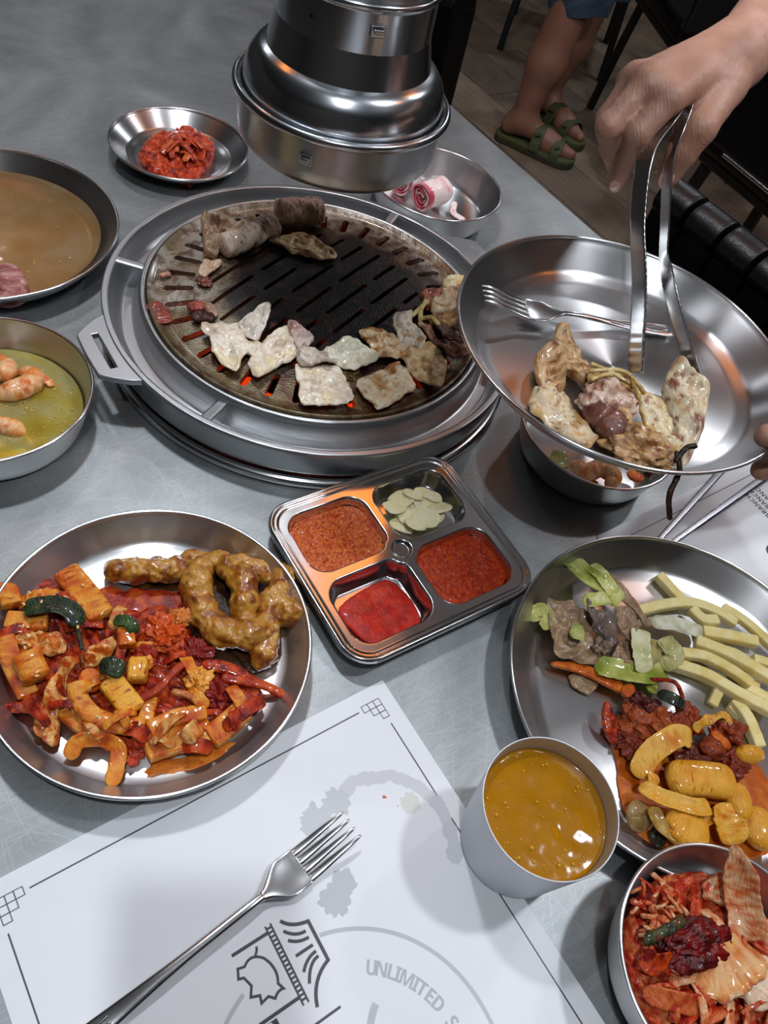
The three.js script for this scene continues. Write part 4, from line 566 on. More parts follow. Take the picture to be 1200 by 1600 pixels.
// --- left plate: glazed fried pork and red stir-fry
slice('poolA', 'red_sauce', 3.4, ['#7a1206', '#98230a', '#b54a12'], 'pool of orange-red sauce below the fried pork', 'sauce', { mat: M.sauce, th: 0.002, wave: 0.0003 });
slice('poolA2', 'orange_sauce', 3.2, ['#b0560f', '#c9751c', '#c06a14'], 'thin smear of orange sauce beside the long rice cake', 'sauce', { mat: M.sauce, th: 0.0012, wave: 0.0002, edge: 0.004 });
slice('glaze1', 'brown_glaze', 3.6, ['#241105', '#3a1d07', '#4c2a0a'], 'dark brown glaze pooled under the fried pork', 'sauce', { mat: M.sauce, th: 0.0022, wave: 0.0003 });
slice('glaze2', 'brown_glaze', 3.6, ['#2a1406', '#3a1d07', '#5a340c'], 'dark brown glaze strip under the back fried pork', 'sauce', { mat: M.sauce, th: 0.002, wave: 0.0003 });
slice('moundA', 'red_sauce', 7.5, RED, 'thick dark red sauce holding the stir-fry together', 'sauce', { mat: M.wet, th: 0.009, wave: 0.003, ws: 120, bump: 0.01, bs: 160, rings: 30, n: 110, edge: 0.004 });
{
  const fried = (runs, label) => { // battered pork: knobbly strips grown together under the glaze
    const caps = []; let lo = [9, 9, 9], hi = [-9, -9, -9];
    for (const [k, r, y] of runs) { const p = path3(k, y), q = new THREE.CatmullRomCurve3(p).getSpacedPoints(p.length * 2); for (let i = 0; i < q.length - 1; i++) caps.push([q[i], q[i + 1], r / 1000 * (1 + 0.22 * Math.sin(i * 1.7 + r)), r / 1000 * (1 + 0.22 * Math.sin(i * 1.7 + 1.7 + r))]); for (const v of q) { lo = lo.map((e, c) => Math.min(e, v.getComponent(c) - 0.017)); hi = hi.map((e, c) => Math.max(e, v.getComponent(c) + 0.017)); } }
    const g = nets((x, y, z) => { let d = 1; for (const c of caps) d = smin(d, bone(x, y, z, ...c), 0.005); return d > 0.01 ? d : d + 0.0045 * fbm(x * 95, y * 95 + 4, z * 95, 2) + 0.0022 * fbm(x * 300, y * 300, z * 300, 2); }, lo, hi, 0.0014);
    solo(tint(g, GLAZE, { seed: seedNo++, s: 75, sharp: 1.7 }), M.glazed, 'fried_pork', label, 'fried pork');
  };
  fried([['ta', 7.5, [14, 16, 15, 16, 15, 15, 14]]], 'long glazed fried pork strip at the back left of the plate');
  fried([['ta2', 7, [15, 15, 16, 16, 14, 12]]], 'glazed fried pork strip along the back rim');
  fried([['tb', 9.4, [22, 23, 21, 19, 18, 18, 19, 20]]], 'large J-shaped piece of glazed fried pork');
  fried([['tc', 8.8, [20, 20, 19, 17, 14]]], 'glazed fried pork piece in the middle of the pork group');
  fried([['td', 8, [17, 17, 16, 15, 13, 9]], ['te', 8.2, [16, 16, 19]]], 'forked glazed fried pork pointing at the sauce tray');
}
{
  const rc = { e: 4.5, amp: 0.0005, cap: 0.12, grow: 1.22, s: 75, sharp: 1.5, speck: '#8f2a0a', specks: 0.4, rad: 20 }, L = (d) => [`sauced rice cake ${d}`, 'rice cake'];
  strip('r1', 'rice_cake', 18, 9, [20, 21, 22], RICE, ...L('standing up at the back of the red stir-fry'), rc);
  strip('r2', 'rice_cake', 13, 9, 24, RICE, ...L('lying over the left rim of the plate'), rc); strip('r3', 'rice_cake', 18, 12, 26, RICE, ...L('thick and rounded, at the left of the stir-fry'), { ...rc, e: 2.6 });
  strip('r4', 'rice_cake', 16, 9, [26, 21], RICE2, ...L('pale yellow and flat, in the middle of the stir-fry'), rc); strip('r5', 'rice_cake', 16, 13, 27, RICE2, ...L('short, cut square and pale yellow'), rc);
  strip('r6', 'rice_cake', 12, 9, [25, 23, 20, 19], RICE, ...L('curved like a bow at the front left'), { ...rc, e: 3 }); strip('r7', 'rice_cake', 17, 10, [14, 14, 15], RICE, ...L('long and flat at the front edge'), rc); strip('r7b', 'rice_cake', 16, 9, [17, 18, 17], RICE, ...L('sloping up beside the long front one'), rc);
  strip('r8', 'rice_cake', 11, 8, 19, RICE, ...L('thin, just behind the long front one'), rc); strip('r10', 'rice_cake', 11, 9, 27, RICE, ...L('small, below the green pepper'), rc); strip('r11', 'rice_cake', 11, 8, 13, RED, ...L('dark red and short, at the right end'), rc);
  strip('r12', 'rice_cake', 10, 8, 17, RICE, ...L('standing at the middle front'), rc); strip('r13', 'rice_cake', 13, 9, 22, RICE, ...L('lying flat under the dark green leaf'), rc); strip('r14', 'rice_cake', 13, 9, [24, 20, 14], RICE, ...L('running down the left side of the stir-fry'), rc);
  strip('r16', 'rice_cake', 11, 8, 14, RICE, ...L('below the bow-shaped one'), rc);
  strip('r9', 'squid_ring', 11, 5, [9, 13, 13, 13, 10, 8], RICE, 'curled sauced squid strip at the very front of the plate', 'squid', { e: 2.6, s: 75, sharp: 1.4, up: new THREE.Vector3(0.2, 0.6, 0.5), bend: 0.0015 });
  strip('r15', 'carrot_piece', 15, 6, [27, 20], ORANGE, 'orange carrot slice between the rice cakes', 'carrot', { e: 4 });
  const sl = { mat: M.wet, th: 0.0028, wave: 0.006, ws: 70, curl: -0.004, bump: 0.004, bs: 200, rings: 18, s: 110, sharp: 2 };
  slice('c1', 'cabbage_leaf', 24, CAB, 'sauced cabbage leaf behind the dark green pepper', 'cabbage', sl); slice('c2', 'cabbage_leaf', 25, CAB, 'pale crumpled cabbage leaf at the left of the stir-fry', 'cabbage', sl); slice('c5', 'cabbage_leaf', 25, CAB, 'orange cabbage leaf at the centre of the stir-fry', 'cabbage', sl); slice('c6', 'cabbage_leaf', 14, CAB, 'cabbage leaf drooping at the front left', 'cabbage', sl); slice('c7', 'cabbage_leaf', 14, RED, 'dark red cabbage leaf at the left front edge', 'cabbage', sl);
  strip('c3', 'cabbage_strip', 15, 3, [27, 24, 14], CAB, 'cabbage strip twisting down towards the plate front', 'cabbage', { twist: (u) => Math.sin(u * 5) * 0.8, bend: 0.003 }); strip('c4', 'cabbage_strip', 16, 4, [20, 16, 10], CAB, 'pale cabbage strip hanging down at the left', 'cabbage', { twist: (u) => 0.5 * Math.sin(u * 4), bend: 0.002 });
  const lm = { amp: 0.5, ridge: 0.2, s: 1.5, detail: 22, sharp: 1.8 };
  chunk('l1', 'chicken_chunk', [16, 11, 15], 19, RED, 'large red sauced chicken chunk in the middle of the plate', 'chicken', lm); chunk('l2', 'chicken_chunk', [12, 8, 10], 16, RED, 'red sauced chicken chunk below the J-shaped pork', 'chicken', lm);
  chunk('l3', 'chicken_chunk', [13, 8, 11], 14, RED, 'dark red chicken chunk near the red carrot strands', 'chicken', lm); chunk('l4', 'chicken_chunk', [8, 6, 8], 22, CAB, 'small pale chunk on top of the red chicken', 'chicken', lm); chunk('l5', 'chicken_chunk', [9, 7, 10], 18, RICE, 'orange chunk beside the thin red strands', 'chicken', lm); chunk('l6', 'chicken_chunk', [10, 5, 8], 8, RED, 'dark red shred clump at the plate front', 'chicken', lm); chunk('l7', 'chicken_chunk', [9, 6, 9], 20, RED, 'dark red clump right of the square rice cake', 'chicken', lm);
  const G = ['#10160a', '#1c2610', '#2b3a16', '#151c0b'];
  { const p = strip('g1', 'green_pepper', 14, 3.5, [30, 31, 32, 31, 29], G, 'long dark green pepper strip on top of the stir-fry', 'pepper', { bend: 0.003, sharp: 1.5 }); part(tint(sweep(path3('g1s', [31, 26]), 0.003, 0.0025), G, { seed: 1 }), M.wet, 'stem', p); } strip('g2', 'green_pepper', 9, 3.5, [31, 33, 29], ['#1d2a0d', '#35501a', '#243813'], 'small curved green pepper above the small rice cake', 'pepper', { bend: 0.002 }); strip('g3', 'green_pepper', 13, 4, [31, 33, 31], G, 'wrinkled dark green pepper beside the square rice cake', 'pepper', { bend: 0.003, amp: 0.002 });
  strip('s1', 'carrot_strand', 7, 4.5, [17, 16, 13, 9], ['#8e1f08', '#b13c0c', '#c25412'], 'long red carrot strand reaching to the right rim', 'carrot', {}); strip('s2', 'carrot_strand', 6, 4, [22, 25, 26, 25], ['#8e1f08', '#a83a10'], 'red strand bending over the middle of the stir-fry', 'carrot', {}); strip('s3', 'carrot_strand', 5, 4, [24, 24, 20], ['#a4501c', '#b5702f'], 'pale brown strand right of the middle', 'carrot', {}); strip('s4', 'carrot_strand', 10, 6, [17, 17, 15], RED, 'thick dark red strand under the carrot strand', 'carrot', {});
  const rf = rng(52); for (let i = 0; i < 46; i++) { const u = rf(), v = rf(), cx = -238 + u * 190, cz = -262 + v * 82 - 0.12 * (cx + 145) * (v - 0.3), d = rf() * 6.28, l = 7 + rf() * 10, y = 16 + rf() * 9; if (Math.hypot(cx + 129, cz + 250) > 96 || (cx > -110 && cz < -248)) continue; const g = sweep([-1, 0, 1].map((k) => V(cx + k * l * Math.cos(d), y + (k ? -3 : 2) + rf() * 2, cz + k * l * Math.sin(d))), (4 + rf() * 9) / 1000, 0.0028, { e: 3, rad: 10, seg: 12, amp: 0.0014, ns: 260, seed: i, twist: rf() * 1.4 - 0.7, bend: 0.0012 }); solo(tint(g, [RED, CAB, RED, RICE][i % 4], { seed: i, s: 100, sharp: 1.8 }), M.wet, 'cabbage_shred', 'sauced cabbage shred tangled in the red stir-fry of the left plate', 'cabbage', 'cabbage shreds in the stir-fry'); }
  const r = rng(31), seed = new THREE.SphereGeometry(0.0011, 8, 6).scale(1.5, 0.6, 0.9), sm = std({ color: 0xd9b070, roughness: 0.5 });
  [['r3', 26 + 7], ['r6', 29], ['c2', 31], ['g1', 34], ['r1', 27], ['r7', 20], ['r8', 24], ['c1', 29], ['r4', 28]].forEach(([k, y]) => { for (let i = 0; i < 3; i++) { const q = F[k][Math.floor(r() * F[k].length)], m = mesh(seed, sm, 'sesame_seed', scene); m.position.copy(V(q[0] + r() * 6 - 3, y, q[1] + r() * 6 - 3)); m.rotation.y = r() * 6; tag(m, 'tiny sesame seed sprinkled on the red stir-fry', 'sesame seed', 'sesame seeds on the stir-fry'); } });
}
// --- right plate: fries, bulgogi, spicy pork, rice cakes
{
  const fr = { e: 5, amp: 0.0005, cap: 0.15, grow: 1.06, mat: M.dry, group: 'french fries on the large plate', s: 60, sharp: 1.1 };
  for (const [k, w, y, d] of [['f1', 9, 9, 'standing alone at the back of the fries'], ['f2', 9, [9, 12, 14, 14, 13], 'long and bowed, along the top of the heap'], ['f3', 9, 17, 'short, lying across the bowed one'], ['f4', 8, [13, 15, 14], 'at the outer right of the heap'], ['f5', 10, 12, 'wide, beside the pale cabbage strip'], ['f6', 10, [16, 18, 16], 'straight, on top in the middle'], ['f7', 9, [12, 15, 15, 13], 'slightly bent, just under the middle one'], ['f8', 10, [9, 13, 14, 12], 'longest, along the front of the heap'], ['f9', 10, [8, 9, 7], 'reaching down to the rice cakes'], ['f10', 8, [10, 4], 'stub poking out at the front'], ['f11', 9, 9, 'half hidden under the middle one'], ['f12', 8, 12, 'short, cut by the right edge of the picture'], ['f13', 8, 8, 'golden, deep between the front ones'], ['f14', 8, 5, 'short, under the front end'], ['f15', 9, 9, 'under the longest one at the right']]) strip(k, 'french_fry', w, w * 0.9, y, FRY, `pale yellow french fry ${d}`, 'french fry', fr);
  strip('cv1', 'cabbage_strip', 14, 2.5, [14, 17, 15], ['#b9b48a', '#d6d3b4', '#e2e0cc'], 'translucent white cabbage strip between bulgogi and fries', 'cabbage', { bend: 0.002, amp: 0.0015 });
  const mt = { mat: M.meat, th: 0.0026, wave: 0.004, ws: 90, bump: 0.002, rings: 18, s: 70, sharp: 1.3 };
  slice('m1', 'beef_slice', 16, BEEF, 'large wavy brown beef slice at the left of the plate', 'beef', { ...mt, wave: 0.006 }); slice('m2', 'beef_slice', 24, ['#54443c', '#6b584e', '#7a665a'], 'dark greyish purple beef slice on top', 'beef', { ...mt, tilt: [-0.3, 0.1] }); slice('m3', 'beef_slice', 21, BEEF, 'brown beef slice right of the dark one', 'beef', mt); slice('m4', 'beef_slice', 17, BEEF, 'brown beef slice with sesame near the greens', 'beef', mt); slice('m5', 'beef_slice', 5, BEEF, 'small lone beef scrap in front of the carrot', 'beef', { ...mt, wave: 0.002 });
  strip('m6', 'beef_strip', 13, 4, [12, 15, 17, 14], BEEF, 'long brown beef strip beside the lettuce', 'beef', { mat: M.meat, twist: (u) => 0.6 * Math.sin(u * 6), amp: 0.002 }); chunk('m7', 'beef_crumb', [8, 6, 8], 20, ['#4d3a2c', '#735844', '#86705a'], 'dark crumpled beef bit in the middle of the bulgogi', 'beef', { mat: M.meat, amp: 0.5, ridge: 0.3 });
  const lv = { bend: 0.004, amp: 0.002, s: 55, sharp: 1.6, seg: 34 };
  strip('v1', 'cabbage_leaf', 20, 3, [18, 24, 23, 19], LEAFG, 'bright green cabbage leaf at the back of the bulgogi', 'cabbage', lv); strip('v1b', 'cabbage_leaf', 15, 3, [20, 25, 22], LEAFG, 'yellow-green cabbage leaf lying beside the bright green one', 'cabbage', lv); strip('v2', 'cabbage_leaf', 14, 3, [12, 15, 10], ['#9ca04a', '#c6c274', '#d4cf90'], 'small yellow leaf at the outer left of the bulgogi', 'cabbage', lv); strip('v3', 'cabbage_leaf', 19, 3, [14, 15, 13, 10], LEAFG, 'green cabbage leaf along the front of the bulgogi', 'cabbage', lv); strip('v4', 'cabbage_leaf', 17, 3.5, [22, 21, 15], ['#a8aa5a', '#d6d2a0', '#e4e0bb'], 'pale ribbed cabbage leaf right of the beef', 'cabbage', lv);
  strip('v5', 'cabbage_leaf', 18, 3, [20, 18, 11], ['#8f8a45', '#b8b070', '#cfc894'], 'olive cabbage leaf touching the fries', 'cabbage', lv); strip('v6', 'cabbage_leaf', 15, 3, [23, 22], ['#8f9645', '#b7b96d', '#cfce8f'], 'small pale green leaf lying on the large beef slice', 'cabbage', lv); strip('v7', 'cabbage_leaf', 13, 3, [26, 25], LEAFG, 'yellowish leaf at the top of the beef', 'cabbage', lv); strip('v8', 'cabbage_leaf', 12, 3, [7, 6], LEAFG, 'small green leaf tip over the red pork', 'cabbage', lv); strip('v9', 'cabbage_leaf', 12, 3, [20, 16], ['#7d6a35', '#a0904f', '#b7a868'], 'brownish cabbage leaf beside the olive one', 'cabbage', lv);
  strip('ca1', 'carrot_strip', 10, 4, [9, 11, 12, 10], ORANGE, 'long orange carrot strip in front of the bulgogi', 'carrot', { e: 4, prof: (u) => [0.45 + 0.55 * smooth(0, 0.5, u), 1] }); strip('ca2', 'carrot_strip', 14, 5, [13, 13], ORANGE, 'short thick carrot piece at the start of the red pork', 'carrot', { e: 4 }); strip('ca3', 'carrot_strip', 8, 5, [24, 22], ORANGE, 'orange carrot stick on the red pork', 'carrot', { e: 4 });
  slice('poolB', 'orange_sauce', 3.6, ['#a8470a', '#b9590f', '#c76f1c'], 'glossy orange sauce under the rice cakes of the large plate', 'sauce', { mat: M.sauce, th: 0.0022, wave: 0.0004, n: 90 });
  const PORK = ['#4a1207', '#6f1f0a', '#8d3410', '#a04c1c', '#5e180a'], lm = { amp: 0.55, ridge: 0.2, s: 1.5, detail: 18, sharp: 1.8, group: 'spicy pork pieces on the large plate' };
  for (const [k, r, y, d] of [['p1', [14, 9, 14], 13, 'at the left end, above the sauce'], ['p2', [14, 9, 13], 15, 'in the middle of the back row'], ['p3', [12, 9, 12], 15, 'next to the dark green onion'], ['p4', [11, 8, 10], 14, 'at the back, beside the carrot'], ['p5', [11, 8, 11], 13, 'on the right shoulder of the heap'], ['p6', [12, 8, 11], 11, 'low at the left front'], ['p7', [15, 9, 13], 15, 'at the right end, under the yellow strip'], ['p8', [13, 8, 11], 15, 'in front, beside the onion arc'], ['p9', [12, 8, 11], 11, 'low at the right front']]) chunk(k, 'spicy_pork', r, y, PORK, `dark red spicy pork piece ${d}`, 'pork', lm);
  strip('p10', 'spicy_pork', 18, 10, [20, 22, 20], PORK, 'long brown-red spicy pork piece over the rice cake', 'pork', { amp: 0.004, ns: 180 }); strip('p11', 'red_pepper', 12, 6, [19, 13, 8], RED, 'dark red pepper spike at the left end of the pork', 'pepper', { amp: 0.002, prof: (u) => [0.5 + 0.5 * smooth(0, 0.5, u), 1] }); strip('go1', 'green_onion', 11, 4, [22, 25, 22], ['#0f140a', '#1d2412', '#2d3a1a'], 'dark cooked green onion on the red pork', 'onion', { bend: 0.002 });
  strip('rs1', 'pepper_strand', 3.5, 3, [14, 24, 18], RED, 'thin red strand looping behind the pork', 'pepper', {}); strip('os1', 'onion_strip', 9, 2.5, [24, 28, 27, 22], ONION, 'ruffled yellow onion strip on top of the pork', 'onion', { twist: (u) => Math.sin(u * 8) * 0.9 });
  const on = { bend: 0.003, s: 60, sharp: 1.2 };
  strip('o1', 'onion_arc', 18, 5, [12, 18, 22, 22, 19], ONION, 'thick pale onion arc in front of the red pork', 'onion', on); strip('o2', 'onion_arc', 13, 4, [20, 23, 22, 22, 20], ONION, 'long onion arc crossing below the cylinder rice cake', 'onion', on); strip('o3', 'onion_arc', 9, 3, [15, 15, 19], ONION, 'thin onion curl in the lower middle', 'onion', on); strip('o4', 'onion_arc', 9, 3, [20, 17], ONION, 'short onion curl at the left of the arcs', 'onion', on);
  const rc = { e: 2.8, cap: 0.4, grow: 1.12, amp: 0.0004, s: 60, sharp: 1, speck: '#8f3a0a', specks: 0.42, rad: 22 }, PALE = ['#cf8410', '#dc9722', '#e4a83a', '#c87a0c'];
  strip('t1', 'rice_cake', 25, 16, 20, PALE, 'thick cylinder rice cake across the middle of the orange sauce', 'rice cake', rc); strip('t2', 'rice_cake', 27, 16, 18, PALE, 'rounded rice cake end right of the long onion arc', 'rice cake', rc); strip('t3', 'rice_cake', 24, 16, [18, 13], PALE, 'egg-shaped rice cake beside the last fry', 'rice cake', { ...rc, e: 2.2 }); strip('t4', 'rice_cake', 26, 15, [17, 16, 14], PALE, 'rice cake pointing at the kimchi bowl', 'rice cake', rc); strip('t5', 'rice_cake', 29, 15, 16, PALE, 'rice cake at the right edge of the picture', 'rice cake', rc);
  strip('t6', 'cabbage_leaf', 26, 5, [20, 18, 14], ONION, 'soft orange cabbage leaf between the front rice cakes', 'cabbage', { bend: 0.004, amp: 0.003 }); strip('fm', 'mushroom_slice', 20, 8, [18, 15, 10], ['#6b4a20', '#8f7444', '#a58e5e'], 'grey-brown mushroom slice at the front left', 'mushroom', { amp: 0.002 }); strip('tr', 'onion_skin', 11, 2.5, [22, 21, 16], ['#8d6a26', '#a8863c', '#c5a868'], 'limp translucent onion skin over the front rice cake', 'onion', { bend: 0.003 }); strip('dk', 'green_onion', 12, 4, [11, 8], ['#14180c', '#242a14'], 'dark green onion bit by the front rim', 'onion', {});
}
// --- lifted plate: grilled meat
{
  const ML = ['#6b3a16', '#b07f46', '#cfb183', '#b98a50', '#7d481c'], CH = { mat: M.meat, th: 0.006, wave: 0.005, ws: 60, bump: 0.003, bs: 90, rings: 22, s: 70, sharp: 2.1, speck: '#3a1a0a', specks: 0.42, ss: 110 };
  slice('hp1', 'pork_slice', 173, ML, 'crumpled grilled pork belly slice nearest the fork in the lifted plate', 'pork', { ...CH, wave: 0.008, ws: 50, th: 0.009 }); slice('hp2', 'pork_slice', 171, ['#a9793c', '#d6c09a', '#e0d0b0', '#cda96c'], 'pale jagged grilled pork slice at the left rim of the lifted plate', 'pork', { ...CH, edge: 0.0012 });
  strip('hp3', 'pork_roll', 27, 20, 177, ['#4b2418', '#6a3c2a', '#83543e', '#5a2c1e'], 'dark brown rolled pork in the lifted plate', 'pork', { mat: M.meat, amp: 0.004, ns: 160, e: 2 }); chunk('hp4', 'pork_chunk', [20, 13, 20], 178, ['#a5735a', '#c9a890', '#d8c2b0'], 'pale pink chunk behind the dark pork roll', 'pork', { mat: M.meat, ridge: 0.3, amp: 0.4 }); chunk('hp5', 'pork_chunk', [25, 13, 18], 176, ML, 'browned pork lump by the rim of the lifted plate', 'pork', { mat: M.meat, ridge: 0.25, amp: 0.45 });
  slice('hp6', 'pork_slice', 182, ['#c9a25e', '#dccb9e', '#e4d8b4', '#9a5c1e'], 'flat yellowish grilled slice leaning right of the mushrooms', 'pork', { ...CH, tilt: [0.1, -0.25], wave: 0.004, speck: '#a5431a', specks: 0.4 });
  slice('hp7', 'pork_slice', 190, ['#b98d58', '#d9c6a0', '#e0d2b4', '#7a4420'], 'charred pork strip being picked up by the tongs', 'pork', { ...CH, wave: 0.006, ws: 45, th: 0.008, tilt: [0.25, -0.35] });
  strip('hp9', 'pork_strip', 12, 7, [184, 178], ML, 'thin browned strip in the middle of the lifted plate', 'pork', { mat: M.meat, amp: 0.003 }); strip('hp10', 'pork_rind', 8, 4, [176, 180, 174], ['#8a5a2c', '#d2b888', '#c4a06a'], 'curled rind by the rim of the lifted plate', 'pork', { mat: M.meat }); strip('hp11', 'pork_strip', 14, 9, [184, 182], ['#8f4a26', '#b5744a', '#c9a27c'], 'reddish strip lying under the flat yellow slice', 'pork', { mat: M.meat, amp: 0.003 });
  const r = rng(12), en = ['#a5803c', '#cdb274', '#dcc890'];
  for (const [k, n] of [['hp8', 4], ['hp8b', 3]]) for (let i = 0; i < n; i++) { const seed = seedNo++, pts = F[k].map(([x, z]) => V(x + r() * 12 - 6, 184 + r() * 8, z + r() * 12 - 6)); solo(tint(sweep(pts, 0.0032, 0.003, { rad: 8 }), en, { seed }), M.wet, 'mushroom_strand', 'thin yellow mushroom strand on the grilled meat of the lifted plate', 'mushroom', 'mushroom strands on the lifted plate'); }
  for (const k of ['hp12', 'hp13']) strip(k, 'mushroom_strand', 5, 4, [173, 176, 172], ['#6b4218', '#a87a3c', '#4a2810'], k === 'hp12' ? 'browned mushroom strand along the front rim of the lifted plate' : 'burnt mushroom strand beside the flat yellow slice', 'mushroom', { amp: 0.0015 });
  strip('strand', 'burnt_strand', 4, 3.4, [190, 197, 200], ['#15100c', '#2a1c12'], 'burnt black strand sticking up at the front rim', 'burnt strand', { amp: 0.001 }); strip('strand2', 'burnt_strand', 4, 3.4, [193, 186, 174, 160], ['#15100c', '#3a2210', '#1a120c'], 'burnt black strand hanging over the front rim', 'burnt strand', { amp: 0.001 });
}
// --- on the grill
{
  const RAW = ['#b59f84', '#d2c4ac', '#e0d6c4', '#cbb89c', '#dcc9a4'], bp = { mat: M.meat, th: 0.0042, wave: 0.004, ws: 60, bump: 0.004, bs: 130, rings: 20, s: 55, sharp: 1.9, speck: '#a8743c', specks: 0.5, ss: 50 };
  const ROLL = ['#94735f', '#b89a86', '#cdb49f', '#a58672'], rl = { mat: M.meat, amp: 0.005, ns: 75, e: 2, seg: 70, rad: 32, cap: 0.18, s: 80, sharp: 1.5, speck: '#4a2414', specks: 0.4, ss: 200 };
  strip('gr1', 'pork_roll', 30, 28, 65, ROLL, 'browned rolled pork on the grill nearest the exhaust hood', 'pork', rl); strip('gr2', 'pork_roll', 25, 24, [62, 63, 66], ['#a08470', '#bca48e', '#cbb7a2'], 'pale rolled pork lying left of the browned roll', 'pork', { ...rl, prof: (u) => [1.05 - 0.15 * Math.sin(u * 3.1), 1] });
  slice('gr3', 'pork_slice', 60, ['#5e3c28', '#8a6c52', '#a88e70', '#74523a'], 'crumpled browned pork slice behind the pale roll', 'pork', { ...bp, th: 0.01, wave: 0.012, bump: 0.012 }); slice('gs1', 'pork_slice', 58, ['#94703c', '#c4aa74', '#d6c492', '#a8844c'], 'browned flat pork slice in front of the browned roll', 'pork', { ...bp, bump: 0.006, speck: '#4a2a14', specks: 0.36 });
  slice('gb1', 'pork_scrap', 54, ['#b98f6a', '#d2b698', '#c9a988'], 'small pale pork scrap near the left slots', 'pork', { ...bp, th: 0.003 }); chunk('gb2', 'meat_crumb', [7, 4, 6], 53, ['#4a1c12', '#7a3a26'], 'dark crumb below the pale scrap', 'crumb', { mat: M.meat, amp: 0.5 }); strip('gb3', 'meat_shred', 12, 6, 54, ['#5e1c12', '#8a3a2a', '#9c4c38'], 'red-brown meat shred over the left slots', 'crumb', { amp: 0.003 }); strip('gb4', 'meat_shred', 13, 7, 54, ['#28100a', '#42201a'], 'almost black meat shred over the left slots', 'crumb', { amp: 0.003 });
  strip('gb5', 'burnt_crust', 15, 2, 48.5, ['#5e2018', '#8a3c2c', '#723024'], 'red-brown burnt crust at the left rim of the plate', 'crumb', { amp: 0.002 }); strip('gb6', 'meat_shred', 6, 4, 50, ['#8a4a34', '#c9a08a'], 'small pinkish shred near the left rim', 'crumb', { amp: 0.002 }); strip('gb7', 'meat_shred', 10, 5, [55, 53], ['#8a6450', '#b89a80'], 'pale end of the dark shred', 'crumb', { amp: 0.002 });
  slice('g71', 'pork_slice', 57, RAW, 'large pale pork slice at the left front of the grill', 'pork', { ...bp, edge: 0.0014 }); slice('g72', 'pork_slice', 61, ['#b0a494', '#c6bbab', '#d2c8ba'], 'greyish pork slice leaning behind the large pale one', 'pork', { ...bp, tilt: [0.05, -0.2] }); slice('g73', 'pork_slice', 57, RAW, 'pale square pork slice right of the large pale one', 'pork', bp); slice('g74', 'pork_slice', 60, ['#9a8478', '#b8a69a', '#8a5a4c'], 'greyish meaty scrap at the end of the pale square slice', 'pork', bp);
  slice('g75', 'pork_slice', 56, RAW, 'pale square pork belly slice at the very front', 'pork', bp); slice('g76', 'pork_slice', 61, ['#8d7c6c', '#b4a494', '#c6b8a8'], 'folded grey pork piece behind the front belly slice', 'pork', { ...bp, wave: 0.007 }); slice('g77', 'pork_slice', 58, ['#b9b294', '#cfc9ae', '#d8d3bc'], 'yellowish white fat slice right of the folded piece', 'pork', bp);
  const br = { ...bp, sharp: 1.9, speck: '#5a2c10', specks: 0.44, ss: 90 };
  slice('g81', 'pork_slice', 57, BROWNED, 'browned pork slice above the right front slice', 'pork', br); slice('g82', 'pork_slice', 61, ['#94826a', '#c6bba4', '#d6cdb8', '#a68c66'], 'grey-white upright slice behind the browned one', 'pork', { ...br, wave: 0.007, tilt: [0, -0.25] }); slice('g83', 'pork_slice', 58, ['#7a5526', '#b39660', '#c9b184', '#946a34'], 'round golden brown slice at the right front', 'pork', br); slice('g84', 'pork_slice', 55, ['#b98a4f', '#d6c7a0', '#dcd0b0', '#a0622a'], 'ridged pork belly slice at the right front rim', 'pork', { ...br, edge: 0.0014 });
  slice('g85', 'pork_slice', 62, ['#4a2416', '#8a5c42', '#a58468'], 'long brown curled slice beside the lifted plate', 'pork', { ...br, wave: 0.008 }); slice('g86', 'pork_slice', 65, ['#2e1610', '#55301f', '#6b4630'], 'dark charred slice touching the lifted plate', 'pork', br); slice('g87', 'pork_slice', 64, ['#c6b184', '#dccfa8', '#cfa05c'], 'pale lump at the back of the right pile', 'pork', { ...br, th: 0.012 }); slice('g88', 'pork_slice', 66, ['#a07c4c', '#cdb892', '#dccbaa'], 'pale ridged slice on top of the right pile', 'pork', { ...br, th: 0.008 }); slice('g89', 'pork_slice', 60, ['#5e2416', '#9a5238', '#b5785a'], 'red-brown slice at the inner side of the right pile', 'pork', { ...br, th: 0.01 }); slice('g8a', 'pork_slice', 64, ['#6b4422', '#9a7444', '#b8955e'], 'golden shredded slice in the middle of the right pile', 'pork', { ...br, th: 0.008, bump: 0.01 }); slice('g8b', 'pork_slice', 65, ['#7a3e22', '#b08a66', '#d2b894'], 'browned piece between the pale lumps of the right pile', 'pork', { ...br, th: 0.01 });
  for (const k of ['gm1', 'gm2', 'gm3']) strip(k, 'mushroom_strand', 5, 4, [60, 66, 68], ['#a5904f', '#c6b476', '#d2c48e'], 'pale mushroom strand curling over the right pile', 'mushroom', { group: 'mushroom strands on the grill' });
  chunk('gc1', 'vegetable_scrap', [12, 3, 12], 50, ['#4a3c14', '#7d6c2c', '#a08f4c'], 'greasy yellow-brown vegetable scrap beside the front belly slice', 'scrap', { ridge: 0.4, amp: 0.6, detail: 18 });
  // flecks of red meat juice burnt onto the moat
  for (const [x, z, r, d] of [[-262, -742, 7, 'upper'], [-277, -728, 6, 'lower']]) solo(tint(lump(V(x, 22, z), [r / 1000, 0.0014, r / 1000 * 0.8], { amp: 0.4, seed: r, detail: 8 }), ['#5a1e18', '#7a3428'], { seed: r }), M.wet, 'dried_spot', `${d} dried red spot in the left moat of the grill ring`, 'spot');
  strip('gs', 'dried_drip', 10, 1.6, [24, 27, 46], ['#8a4028', '#a8583c'], 'orange-red dried drip on the moat wall at the left', 'spot', { amp: 0.002 });
}
